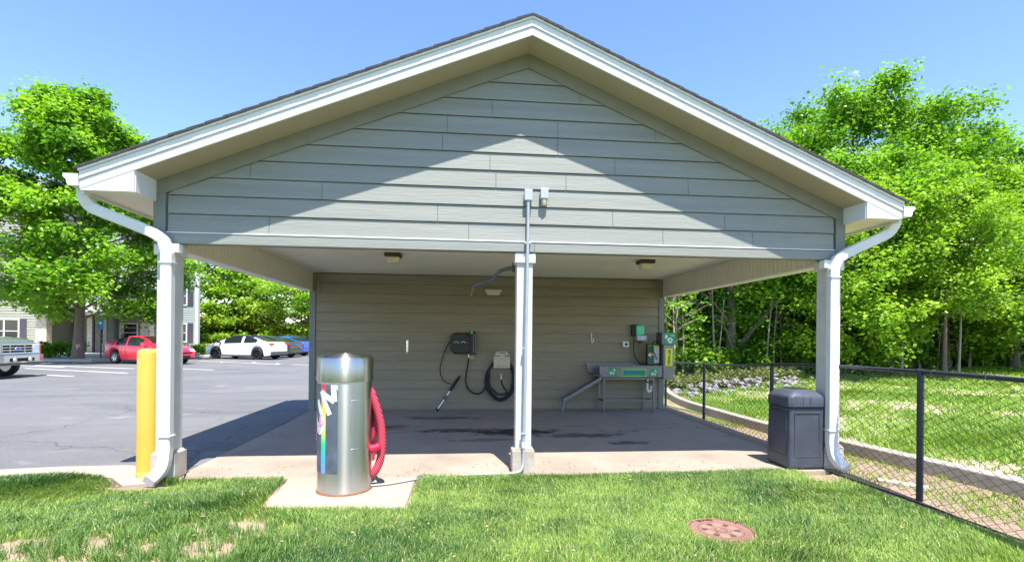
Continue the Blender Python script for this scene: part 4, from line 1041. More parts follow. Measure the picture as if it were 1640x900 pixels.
v = .40+.34*cl2-.30*cl+.18*snoise(x, y, 8, 14, 2)+rng.normal(0,.22,len(x))+.25*np.clip(bare,0,1)
v = np.clip(v, 0, .86); v = np.where(rng.uniform(0,1,len(x)) < .03+.25*np.clip(bare-.1,0,1), 1.0, v)
g = gz(x, y)
blades('lawn_grass', x, y, g, h, rng.uniform(.0035,.0065,len(x)), v, .75, 'grass', 9)
# scattered taller tufts around the bare patches
tx, ty = [], []
for _ in range(260):
    cx, cy = random.uniform(-4.5,-1.2), random.uniform(3.3,4.5)
    k = random.randint(25,70); s_ = random.uniform(.02,.06); tx.append(rng.normal(cx,s_,k)); ty.append(rng.normal(cy,s_,k))
for (cx, cy) in [(-3.1,5.6),(-3.0,5.62),(-2.97,5.55)]:
    tx.append(rng.normal(cx,.04,90)); ty.append(rng.normal(cy,.03,90))
x = np.concatenate(tx); y = np.concatenate(ty)
blades('grass_tufts', x, y, gz(x,y), rng.uniform(.05,.11,len(x)), rng.uniform(.004,.007,len(x)), np.clip(.25+rng.normal(0,.15,len(x)),0,1), .7, 'grass', 10)
# field grass beyond the kerb
N_ = 330000
u_ = rng.uniform(0,1,N_); x = 5.75+24*u_**1.9; y = rng.uniform(1.5, 21, N_)
ok = (x > 5.78+np.clip(y-9,0,99)*.09) & (y < 17.5+.22*(x-8)) & (x < 2.2*y+3)
d = 1.2*snoise(x, y, 31, 1.1, 4)+.35*snoise(x, y, 32, 5, 2)
ok &= rng.uniform(0,1,N_) < np.clip(.42-d*1.5, .05, 1)
x, y, d = x[ok], y[ok], d[ok]
dist = np.sqrt(x*x+y*y)
blades('field_grass', x, y, gz(x,y), rng.uniform(.04,.10,len(x))*(1+dist*.035), .006+dist*.0011, np.clip(.55+.25*d+rng.normal(0,.2,len(x)),0,1), .7, 'grass2', 11)
# weeds on the strip under the fence
N_ = 26000
x = rng.uniform(4.30,5.58,N_); y = rng.uniform(1.5,16,N_); d = snoise(x, y, 41, 2.2, 3)
ok = (rng.uniform(0,1,N_) < np.clip(-d*1.5+.30+.04*(y-4),.05,1)) & ((y < 5.6) | (x > 4.62))
x, y = x[ok], y[ok]
blades('strip_weeds', x, y, gz(x,y), rng.uniform(.03,.08,len(x)), rng.uniform(.005,.009,len(x)), np.clip(.6+rng.normal(0,.25,len(x)),0,1), .8, 'grass2', 12)

# fallen leaves and twigs on the bare soil, the slab edge and the lawn
n_ = 1500
lx = np.concatenate([rng.uniform(4.32,5.55,900), rng.uniform(-2.9,4.2,250), rng.uniform(-4,4,350)]); ly = np.concatenate([rng.uniform(2,14,900), rng.uniform(5.70,6.3,250), rng.uniform(3,5.6,350)])
lz = np.concatenate([gz(lx[:900],ly[:900])+.008, np.full(250,.004), gz(lx[1150:],ly[1150:])+.045])
ok = ~(((lx-VX)**2+(ly-VY)**2) < .09) & ~((lx > -1.9) & (lx < -.45) & (ly > 4.6) & (ly < 5.7))
lx, ly, lz = lx[ok], ly[ok], lz[ok]; n_ = len(lx)
an = rng.uniform(0,6.28,n_); sz = rng.uniform(.006,.022,n_); th_ = rng.uniform(.2,.6,n_)*sz; tl = rng.uniform(-.3,.3,n_)*sz
V = np.empty((n_,4,3)); ca, sa = np.cos(an), np.sin(an)
V[:,0] = np.stack([lx-ca*sz, ly-sa*sz, lz],1); V[:,1] = np.stack([lx+sa*th_, ly-ca*th_, lz+.002+np.abs(tl)],1); V[:,2] = np.stack([lx+ca*sz, ly+sa*sz, lz+.003],1); V[:,3] = np.stack([lx-sa*th_, ly+ca*th_, lz+.001],1)
i_ = np.arange(n_)*4; me = npmesh('leaf_litter', V.reshape(-1,3), [np.stack([i_,i_+1,i_+2,i_+3],1)]); me.materials.append(mat('dry_leaf', (.20,.12,.07), .8, col2=(.42,.30,.18), scale=40))
o = bpy.data.objects.new('leaf_litter', me); C.objects.link(o); o['kind'] = 'stuff'
# ------------------------------------------------------------------ foliage
def leaves_mesh(name, centers, radii, count, size, seed, flat=.55, vbias=None, upb=.8):
    """count leaves spread over ellipsoidal clumps"""
    r = np.random.default_rng(seed); c = np.asarray(centers, float); rad = np.asarray(radii, float)
    wgt = rad**2.2; idx = r.choice(len(c), count, p=wgt/wgt.sum())
    dv = r.normal(0,1,(count,3)); dv /= np.linalg.norm(dv,axis=1)[:,None]; q = r.uniform(0,1,count)**.55*(1+.25*r.normal(0,1,count))
    P = c[idx] + dv*(q*rad[idx])[:,None]*np.array([1,1,flat])
    n = r.normal(0,1,(count,3)); n[:,2] = np.abs(n[:,2])+upb; n += dv*.5; n /= np.linalg.norm(n,axis=1)[:,None]
    t_ = np.cross(n, r.normal(0,1,(count,3))); t_ /= np.linalg.norm(t_,axis=1)[:,None]; s_ = np.cross(n, t_)
    L_ = size*r.uniform(.55,1.35,count)[:,None]; W_ = L_*r.uniform(.30,.5,count)[:,None]
    V = np.empty((count,4,3)); V[:,0] = P-t_*L_*.5; V[:,1] = P+s_*W_-n*L_*.08; V[:,2] = P+t_*L_*.55-n*L_*.12; V[:,3] = P-s_*W_-n*L_*.08
    cv = r.uniform(.1,.8,len(c)); vv = np.clip(cv[idx]+r.normal(0,.22,count), 0, 1)
    i = np.arange(count)*4
    return npmesh(name, V.reshape(-1,3), [np.stack([i,i+1,i+2,i+3],1)], np.repeat(vv,4))
def make_tree(name, label, loc, Ht, cr_, tr_, seed, nleaf, lsize, base=.2, lm='leafB', bm_='bark', shape='round', limbs=26, group=None, lean=(0,0), clump=.75, cat='tree', sub=4, droop=.0, bare_frac=.0, flat=.5, trunk_top=.93, fork=None):
    rs = random.Random(seed); z0 = gzf(loc[0], loc[1]) if loc[0] > 4.5 else -.05
    t = thing(name, label, cat, (loc[0],loc[1],z0), 0, group)
    b = MB(); tp = []; 
    wob = [rs.uniform(-1,1) for _ in range(8)]
    def tpos(s):
        return Vector((lean[0]*s*Ht+.25*math.sin(s*5+wob[0])*s*cr_*.3, lean[1]*s*Ht+.25*math.sin(s*4+wob[1])*s*cr_*.3, s*Ht*trunk_top))
    ks = 10; tp = [tpos(i/ks)-Vector((0,0,.1 if i == 0 else 0)) for i in range(ks+1)]
    b.tube(tp, [max(.02, tr_*((1-i/ks)**.8)*(1.35 if i == 0 else 1)) for i in range(ks+1)], 9)
    centers, radii = [], []
    def prof(s):
        if s < base: return 0
        q = (s-base)/(1-base)
        if shape == 'round': return math.sin(math.pi*min(1,(q*.86+.14)))**.6
        if shape == 'cone': return (1-q)**.7*.95+.05
        if shape == 'dome': return (1-q**1.7)**.65*min(1,.62+2.2*q)
        if shape == 'wide': return (math.sin(math.pi*min(1,q*.75+.25)))**.5
        return math.sin(math.pi*(q*.8+.2))**.7
    for k in range(limbs):
        s = base+(1-base)*((k+.5)/limbs)**.9*.95
        az = k*2.39996+rs.uniform(-.4,.4); ln = cr_*prof(s)*rs.uniform(.72,1.12)
        if ln < .2: ln = .25
        st = tpos(min(.99, max(base*.6, s-.10*ln/cr_)))
        rise = (.15+.5*s)*ln*rs.uniform(.6,1.2)
        end = st+Vector((math.cos(az)*ln, math.sin(az)*ln, rise-droop*ln))
        mid = st.lerp(end,.5)+Vector((rs.uniform(-.1,.1)*ln, rs.uniform(-.1,.1)*ln, .10*ln))
        pts = arc_pts([st, mid, end], 3); r0 = max(.015, tr_*.38*(1-s*.75))
        b.tube(pts, [r0*(1-.85*i/(len(pts)-1)) for i in range(len(pts))], 5)
        for j in range(sub):
            f = rs.uniform(.35,1.0); pp = pts[min(len(pts)-1,int(f*(len(pts)-1)))]
            a2 = az+rs.uniform(-1.3,1.3); l2 = ln*rs.uniform(.18,.42)+.25
            e2 = pp+Vector((math.cos(a2)*l2, math.sin(a2)*l2, rs.uniform(-.15,.5)*l2-droop*l2))
            b.tube([pp, pp.lerp(e2,.5)+Vector((0,0,.06*l2)), e2], [r0*.35+.006, r0*.2+.005, .004], 4)
            if rs.random() >= bare_frac:
                centers.append(e2); radii.append(clump*rs.uniform(.6,1.25))
        if rs.random() >= bare_frac: centers.append(end); radii.append(clump*rs.uniform(.7,1.25))
    centers.append(tpos(1)); radii.append(clump*.8)
    if fork:
        for f in fork: b.tube(arc_pts([tuple(p) for p in f[0]],4), [f[1]*(1-.75*i/((len(f[0])-1)*4)) for i in range((len(f[0])-1)*4+1)], 7)
    part('trunk', b, bm_, t, world=False)
    if nleaf: part('crown', leaves_mesh('crown', [tuple(c) for c in centers], radii, nleaf, lsize, seed+1, flat=flat), lm, t, world=False)
    return t
# big tree in front of the apartment block
make_tree('shade_tree', 'large bright green leafy tree on the sidewalk in front of the apartment building', (-20.9,29.9), 15.6, 5.2, .25, 11, 84000, .20, base=.215, lm='leafA', bm_='barkr', shape='dome', limbs=62, clump=.80, sub=7, droop=.10, flat=.82)
# wood edge on the right
wood = 'trees along the edge of the wood'
def _fine(L):
    out = []
    for nm, lab, loc, Ht, c_r, t_r, sd, n, ls, kw in L:
        kw = dict(kw); kw['flat'] = .78; kw['limbs'] = int(kw['limbs']*1.35); kw['clump'] = kw['clump']*.92
        out.append((nm, lab, loc, Ht, c_r, t_r, sd, int(n*1.45), ls*.84, kw))
    return out
TR = [ # name,label,loc,H,cr,tr,seed,n,ls,kw
 ('wood_tree','tallest broad bright green tree rising highest behind the right eave',(20.8,25.6),14.6,5.6,.30,21,62000,.20,dict(limbs=44,base=.22,sub=6,clump=1.05)),
 ('wood_tree','tree with its top just showing over the right slope of the roof',(16.6,27.0),13.2,4.4,.28,22,36000,.20,dict(limbs=36,base=.25,sub=5,clump=1.0)),
 ('wood_tree','tall tree directly right of the highest tree of the wood',(26.2,26.5),13.0,4.4,.26,23,42000,.20,dict(limbs=36,base=.25,sub=5,clump=1.0)),
 ('wood_tree','airy tree with thin gaps of sky at the right edge of the photo',(28.2,22.6),11.6,3.8,.22,24,24000,.19,dict(limbs=34,base=.35,sub=5,clump=.8,bare_frac=.2)),
 ('sapling_tree','slender yellow green young tree with a thin bare trunk in front of the wood',(17.9,17.4),7.6,2.0,.085,25,15000,.13,dict(limbs=30,base=.36,sub=5,clump=.50,lm='leafC',bm_='barkr')),
 ('wood_tree','low bright leafy tree close behind the right downspout',(14.9,19.3),8.0,3.2,.16,26,30000,.17,dict(limbs=34,base=.10,sub=5,clump=.8,lm='leafC')),
 ('wood_tree','mid height leafy tree between the downspout and the slender young tree',(17.6,20.6),9.8,3.4,.18,27,30000,.17,dict(limbs=34,base=.12,sub=5,clump=.8)),
 ('wood_tree','leafy tree overhanging the far end of the chain link fence',(9.4,24.4),9.0,3.6,.2,28,30000,.18,dict(limbs=34,base=.12,sub=5,clump=.85)),
 ('wood_tree','dense tree seen under the roof just left of the right post',(12.9,21.4),9.0,3.4,.2,29,32000,.17,dict(limbs=34,base=.10,sub=5,clump=.85)),
 ('wood_tree','bushy tree at the right edge of the photo behind the field',(24.6,20.6),9.2,3.3,.18,30,28000,.17,dict(limbs=32,base=.10,sub=5,clump=.85,lm='leafB')),
 ('wood_tree','leafy tree behind the slender young tree, below the tallest crowns',(21.4,20.8),9.6,3.3,.18,31,30000,.17,dict(limbs=32,base=.14,sub=5,clump=.85,lm='leafC')),
]
for nm, lab, loc, Ht, c_r, t_r, sd, n, ls, kw in _fine(TR):
    make_tree(nm, lab, loc, Ht, c_r, t_r, sd, n, ls, group=wood if nm == 'wood_tree' else None, **kw)
make_tree('forked_tree', 'dark forked trunk with a long pale limb rising to the right behind the rock pile', (10.5,19.2), 8.6, 2.8, .23, 33, 11000, .15, base=.45, limbs=22, sub=4, clump=.7, bm_='bark', lm='leafB',
   fork=[(((.05,0,.7),(.7,-.1,1.7),(1.9,-.2,3.1),(3.2,-.3,4.6),(4.3,-.4,5.5)),.12), (((0,0,2.0),(-.8,0,3.0),(-1.8,0,3.6)),.07)])
for i, (lab, loc, Ht, ln) in enumerate([('thin pale bare trunk nearest the pay column', (7.35,18.6), 7.5, -.01), ('thin pale leaning trunk between the pay column and the forked tree', (8.25,18.9), 7.8, -.05),
      ('short broken pale trunk beside the rock pile', (7.75,18.2), 4.2, .02), ('thin grey pole like trunk left of the slender young tree', (17.0,18.3), 5.6, .02), ('thin grey leaning trunk right of the slender young tree', (19.3,18.2), 6.6, .04), ('bare pale branching sapling at the right edge of the photo', (22.2,17.7), 6.4, .04)]):
    make_tree('bare_sapling', lab, loc, Ht, 1.1 if i < 5 else 2.0, .055, 50+i, 700, .12, base=.45, limbs=14, sub=3, clump=.35, bm_='barkl', lean=(ln,0), bare_frac=.5, group='thin bare trunks before the wood')
# undergrowth mass
r_ = random.Random(3); cs, rd = [], []
for k in range(620):
    u = r_.random(); x = 5.5+31*u; dy_ = r_.uniform(-1.3,4.0); y = 19.6+.17*(x-8)+dy_
    hh = r_.uniform(.15,.9)+max(0,min(1,(dy_+1.4)/1.6))*r_.uniform(0,3.4)*(.55+.45*math.sin(x*1.9)*math.sin(x*.7+1)); cs.append((x,y,gzf(x,y)+hh)); rd.append(r_.uniform(.35,.95))
me = leaves_mesh('undergrowth', cs, rd, 190000, .155, 77, flat=.8); me.materials.append(M['leafD']); o = bpy.data.objects.new('undergrowth', me); C.objects.link(o); o['kind'] = 'stuff'
cs, rd = [], []
for k in range(420):
    u = r_.random(); x = 5+50*u; y = 27.5+r_.uniform(0,6); top = 8.0+1.6*math.sin(x*.5)+1.2*math.sin(x*1.3)
    if x > 13: top += 1.5
    cs.append((x,y,r_.uniform(.3,1)**.8*top)); rd.append(r_.uniform(1.0,1.9))
me = leaves_mesh('wood_backdrop', cs, rd, 110000, .34, 78, flat=.8); me.materials.append(M['leafD']); o = bpy.data.objects.new('distant_wood', me); C.objects.link(o); o['kind'] = 'stuff'
# small trunks and twigs among the undergrowth
b = MB()
for k in range(170):
    x = r_.uniform(6.5,31); y = 18.6+.17*(x-8)+r_.uniform(-.5,1.8); z = gzf(x,y); hh = r_.uniform(1.2,6.5); lx = r_.uniform(-.8,.8)
    b.tube(arc_pts([(x,y,z),(x+lx*.4,y,z+hh*.5),(x+lx,y+r_.uniform(-.4,.4),z+hh)],3), [r_.uniform(.018,.042)]*3+[.02,.015,.01,.006], 4)
    for q in range(3):
        a = r_.uniform(0,6.28); z2 = z+hh*r_.uniform(.4,.95); b.tube([(x+lx*.5,y,z2),(x+lx*.5+math.cos(a)*.7,y+math.sin(a)*.4,z2+r_.uniform(.1,.7))],[.012,.004],4)
me = b.mesh('brush_stems'); me.materials.append(M['barkl']); o = bpy.data.objects.new('brush_stems', me); C.objects.link(o); o['kind'] = 'stuff'
# riprap
b = MB(); rr_ = random.Random(9)
for k in range(140):
    u = rr_.random(); x = 6.9+4.4*u+rr_.gauss(0,.2); y = 16.0+.3*u+rr_.gauss(0,.45); s = rr_.uniform(.05,.17)
    bm = bmesh.new(); bmesh.ops.create_icosphere(bm, subdivisions=1, radius=s)
    for v_ in bm.verts: v_.co *= rr_.uniform(.65,1.2)
    ho = .25*math.exp(-((y-16.3)/.5)**2)*rr_.random(); sc = (rr_.uniform(.7,1.3),rr_.uniform(.7,1.2),rr_.uniform(.5,.9))
    z = gzf(x,y)
    b.add([(x+v_.co.x*sc[0], y+v_.co.y*sc[1], z+ho+s*.3+v_.co.z*sc[2]) for v_ in bm.verts], [tuple(v_.index for v_ in f.verts) for f in bm.faces]); bm.free()
me = b.mesh('rock_pile'); me.materials.append(M['rock']); o = bpy.data.objects.new('rock_pile', me); C.objects.link(o); o['kind'] = 'stuff'
r_ = random.Random(13); cs = [(6.6+5.5*r_.random(), 17.3+r_.uniform(-.6,1.0), 0) for _ in range(60)]
cs = [(x,y,gzf(x,y)+.2) for x,y,_ in cs]
me = leaves_mesh('pale_weeds', cs, [.4]*60, 9000, .10, 79, flat=.8); me.materials.append(M['leafF']); o = bpy.data.objects.new('weeds', me); C.objects.link(o); o['kind'] = 'stuff'

# trees beyond the car park, seen through the left opening
lot_g = 'trees beyond the car park'
for nm, lab, loc, Ht, c_r, t_r, sd, n, ls, kw in [
 ('lot_tree','tall light green tree right behind the corner of the apartment building',(-27.5,58),13.0,5.4,.3,61,19000,.34,dict(limbs=36,base=.08,sub=5,clump=1.4,lm='leafC')),
 ('lot_tree','light green tree behind the front of the white car',(-23.5,56),7.4,3.8,.25,62,12000,.30,dict(limbs=30,base=.08,sub=5,clump=1.2,lm='leafC')),
 ('lot_tree','dull sparse olive tree behind the middle of the white car',(-20.3,58),8.8,3.6,.25,63,8000,.26,dict(limbs=34,base=.12,sub=6,clump=.9,lm='leafF',bm_='barkl',bare_frac=.35)),
 ('lot_tree','feathery yellow green tree nearest the back wall of the shelter',(-14.6,50),7.8,4.6,.25,64,22000,.24,dict(limbs=40,base=.16,sub=6,clump=1.0,lm='leafC',flat=.3)),
 ('pine_tree','dark pine reaching over the olive tree under the left eave',(-18.0,64),15.5,5.0,.3,65,13000,.34,dict(limbs=30,base=.45,sub=5,clump=1.1,lm='leafE',flat=.35)),
 ('lot_tree','low green tree filling the gap behind the blue car',(-9.5,56),7.6,4.6,.3,66,13000,.30,dict(limbs=34,base=.12,sub=5,clump=1.3,lm='leafB'))]:
    make_tree(nm, lab, loc, Ht, c_r, t_r, sd, n, ls, group=lot_g if nm == 'lot_tree' else None, **kw)
r_ = random.Random(5); cs, rd = [], []
for k in range(150): x = r_.uniform(-46,0); cs.append((x, 66+r_.uniform(-2,4), r_.uniform(.2,3.6))); rd.append(r_.uniform(.9,1.7))
me = leaves_mesh('far_hedgerow', cs, rd, 26000, .36, 91, flat=.8); me.materials.append(M['leafD']); o = bpy.data.objects.new('far_hedgerow', me); C.objects.link(o); o['kind'] = 'stuff'

def shrub(lab, loc, rx, rz_, n, ls, m, seed, group=None, nm='round_shrub', rows=None):
    t = thing(nm, lab, 'shrub', (loc[0],loc[1],loc[2] if len(loc) > 2 else -.02), 0, group)
    r = random.Random(seed); cs = []; rd = []
    for k in range(14):
        a = r.uniform(0,6.28); q = r.random()**.5; cs.append((math.cos(a)*rx*.6*q*(rows or 1), math.sin(a)*rx*.6*q, rz_*(.5+.25*r.random()))); rd.append(min(rx,rz_)*.48)
    part('foliage', leaves_mesh('foliage', cs, rd, n, ls, seed, flat=.9), m, t, world=False)
    b = MB(); b.tube([(0,0,-.1),(.03,0,rz_*.5)], .05, 6); part('stem', b, 'bark', t, world=False)
# berm and low wall behind the cars with clipped shrubs
b = MB(); b.prism([(-33,47.0),(-6,45.2),(-6,60),(-33,60)], 'z', -.1, .55); struct('mulch_bank', b, 'mulch', .2)
t = thing('retaining_wall', 'low pale retaining wall in front of the mulch bank behind the cars', 'wall', (-20,46.5,0))
b = MB(); b.prism([(-33,46.75),(-6,44.95),(-6,45.2),(-33,47.0)], 'z', -.05, .62); part('wall', b, 'walk', t)
for i, (x, y) in enumerate([(-25.6,48.0),(-23.2,47.6),(-21.3,47.2),(-19.4,46.9),(-17.3,46.6),(-14.9,46.3)]):
    where = ['leftmost, beside the apartment building corner','second from the left, over the nose of the white car','third from the left, over the windscreen of the white car','fourth from the left, over the roof of the white car','fifth from the left, over the rear of the white car','rightmost, near the blue car'][i]
    shrub('clipped bank shrub, '+where, (x,y,.5), .85, 1.0, 2600, .16, 'leafC', 100+i, 'clipped shrubs on the bank')
for i, (x, y, lab, m) in enumerate([(-19.2,36.6,'lime green low shrub at the foot of the apartment building corner','leafC'),(-20.4,36.2,'olive low shrub behind the nose of the red car','leafF'),(-17.9,37.0,'bright low shrub just left of the white car','leafC')]):
    shrub(lab, (x,y), .75, .85, 2400, .12, m, 120+i, 'low shrubs at the kerb')
t = thing('light_pole', 'slim white light pole among the trees beyond the car park', 'light pole', (-25.3,60,0))
b = MB(); b.cyl((-25.3,60,0),(-25.3,60,8.2),.10,8); part('pole', b, 'white', t)
b = MB(); b.box(-25.6,-25.1,59.8,60.2,8.2,8.32); part('lamp_head', b, 'white', t)
b = MB(); b.prism([(-22.5,33.2),(-16.2,35.0),(-15.3,38.6),(-21.5,41.6),(-30,41.6),(-40,41.6),(-60,41.6),(-60,29.4),(-19.6,29.0),(-19.0,30.5)], 'z', -.05, .12); struct('sidewalk', b, 'walk', .02)
b = MB(); b.prism([(-21.5,35.5),(-17,36.0),(-16.4,38.2),(-21,40.2)], 'z', .1, .14); struct('planting_bed', b, 'field')

# ------------------------------------------------------------------ apartment building
AB = thing('apartment_building', 'pale four storey apartment building with lap siding behind the leafy tree', 'building', (-30,42,0))
def lap(mb, x0, x1, y, z0, z1, e=.18):
    z = z0
    while z < z1-.01:
        zt = min(z+e, z1); mb.add([(x0,y-.035,z),(x1,y-.035,z),(x1,y-.005,zt),(x0,y-.005,zt),(x0,y,z),(x1,y,z)], [(0,1,2,3),(0,4,5,1)]); z += e
XA = -29.0
b = MB(); lap(b, -60, XA, 38, .1, 12.2); part('wall', b, 'housepale', AB)
b = MB(); lap(b, XA, -20.75, 42, .1, 11.2); part('wall', b, 'houseblue', AB)
b = MB(); b.box(-60,XA,38,50,0,12.2); part('wall_core', b, 'housepale', AB)
b = MB(); b.prism([(XA,42.001),(-20.7,42.001),(-28.0,53.5),(XA-6,53.5)], 'z', 0, 11.2); part('wall_core', b, 'houseblue', AB)
b = MB(); b.box(-20.85,-20.62,41.93,42.2,0,11.2); part('corner_trim', b, 'white', AB)
b = MB(); b.box(XA-.2,XA+.03,37.93,38.2,0,12.2); part('corner_trim', b, 'white', AB)
b = MB(); b.prism([(-61,12.0),(XA+.6-1.2,12.0),(XA-.6,12.25),(-44,17.5),(-61,12.6)], 'y', 37.3, 50); part('roof', b, 'roofgrey', AB)
b = MB(); b.add([(XA,41.3,11.15),(-20.3,41.3,11.15),(-27.8,54,11.15),(XA-6,54,11.15),(XA-2,47.5,14.5),(-26.5,47.5,14.5)], [(0,1,5,4),(1,2,5),(2,3,4,5),(3,0,4),(3,2,1,0)]); part('roof', b, 'roofgrey', AB)
def window(x0, x1, z0, z1, y, shut=(True,True), mull=1, panes=False):
    b = MB(); w_ = .09
    b.box(x0,x1,y-.09,y-.03,z0,z0+w_); b.box(x0,x1,y-.09,y-.03,z1-w_,z1); b.box(x0,x0+w_,y-.09,y-.03,z0+w_,z1-w_); b.box(x1-w_,x1,y-.09,y-.03,z0+w_,z1-w_)
    for k in range(mull): xm = x0+(x1-x0)*(k+1)/(mull+1); b.box(xm-w_/2,xm+w_/2,y-.085,y-.03,z0+w_,z1-w_)
    zm = (z0+z1)/2; b.box(x0+w_,x1-w_,y-.082,y-.045,zm-.025,zm+.025)
    if panes:
        for k in range(1,4): b.box(x0+w_,x1-w_,y-.080,y-.045,z0+(z1-z0)*k/4-.015,z0+(z1-z0)*k/4+.015)
    f = part('window', b, 'white', AB)
    part('pane', MB().box(x0+w_,x1-w_,y-.06,y-.036,z0+w_,z1-w_), 'glass', f)
    for s, on in zip((-1,1), shut):
        if on:
            xa = x0-.42 if s < 0 else x1+.02
            part('shutter', MB().box(xa,xa+.40,y-.08,y-.03,z0,z1), 'shutter', AB, bevel=.01)
for fl in range(4):
    z = 1.0+fl*2.85
    window(-33.2,-31.0,z,z+1.45,38,(True,True))if fl else window(-32.2,-30.25,.75,2.45,38,(True,True))
    window(-37.2,-35.2,z,z+1.45,38)
    window(-22.4,-21.42,z-.15,z+1.35,42,(False,True),0)
    window(-25.2,-23.7,z,z+1.4,42)
# stone piers and the recessed porch with its door
for x0, x1, y0 in ((XA-.0,-28.3,37.6),(-26.7,-26.1,39.0),(-23.6,-22.9,39.8)):
    b = MB(); b.box(x0,x1,y0,y0+.5,0,2.9); part('stone_pier', b, 'stone', AB, bevel=.02)
b = MB(); lap(b, -28.3,-26.2,41.0,.1,2.8); b.box(-28.3,-26.2,41.01,42,0,2.8); part('porch_wall', b, 'houseblue', AB)
b = MB(); b.prism([(37.2,2.75),(42,2.75),(42,4.2),(37.2,2.95)], 'x', XA+.05, -22.4); part('porch_roof', b, 'roofgrey', AB)
b = MB(); b.box(-27.85,-27.55,40.85,40.96,.1,2.35); b.box(-26.75,-26.6,40.85,40.96,.1,2.35); b.box(-27.85,-26.6,40.85,40.96,2.35,2.5); part('door_frame', b, 'white', AB)
d_ = part('door', MB().box(-27.55,-26.75,40.88,40.94,.1,2.33), 'white', AB)
b = MB()
for i in range(2):
    for j in range(4): b.box(-27.42+i*.30,-27.16+i*.30,40.865,40.878,.75+j*.36,1.06+j*.36)
part('pane', b, 'glass', d_)
b = MB(); b.box(-26.25,-26.13,38.86,38.98,0,2.9); part('downspout', b, 'black', AB)
window(-25.9,-24.6,.8,2.3,41.3,(False,False),0,True)
b = MB(); lap(b, -26.1,-23.0,41.35,.1,2.75); part('porch_wall', b, 'housepale', AB)
# signs on posts
for (x, y, lab) in ((-20.2,30.6,'blue parking sign on a brown post right of the tree trunk'), (-17.45,31.8,'blue parking sign on a dark post behind the roof of the red car')):
    t = thing('parking_sign', lab, 'sign', (x,y,.1), 0, 'blue parking signs on the sidewalk')
    b = MB(); b.cyl((x,y,.1),(x,y,2.3),.035,8); part('post', b, 'brown', t)
    b = MB(); b.box(x-.16,x+.16,y-.06,y-.04,1.72,2.30); part('sign_panel', b, mat('blue_sign', (.03,.22,.42), .4), t)
    b = MB(); b.prism([(x+.08*math.cos(a*math.pi/6), 2.08+.08*math.sin(a*math.pi/6)) for a in range(12)], 'y', y-.066, y-.0605); part('symbol', b, 'labelw', t)
# hedge and black utility cabinet
t = thing('clipped_hedge', 'dark clipped hedge left of the tree trunk on the sidewalk', 'hedge', (-22.8,30.9,.1))
cs = [(-1.3+2.6*k/39+random.uniform(-.1,.1), random.uniform(-.4,.4), .25+.5*random.random()) for k in range(40)]
part('foliage', leaves_mesh('foliage', cs, [.30]*40, 7000, .10, 55, flat=.9), 'leafD', t, world=False)
b = MB()
for k in range(6): b.tube([(-1.1+k*.45,0,-.02),(-1.1+k*.45,.05,.5)], .03, 5)
part('stem', b, 'bark', t, world=False)
t = thing('wheeled_bin', 'black lidded bin standing between the pickup truck and the hedge', 'bin', (-23.6,29.6,.1))
b = MB(); b.prism([(-23.9,.1),(-23.3,.1),(-23.22,1.0),(-23.98,1.0)], 'y', 29.3, 29.9); part('body', b, 'black', t, bevel=.03)
b = MB(); b.box(-24.02,-23.18,29.25,29.95,1.0,1.07); part('lid', b, 'black', t, bevel=.02)

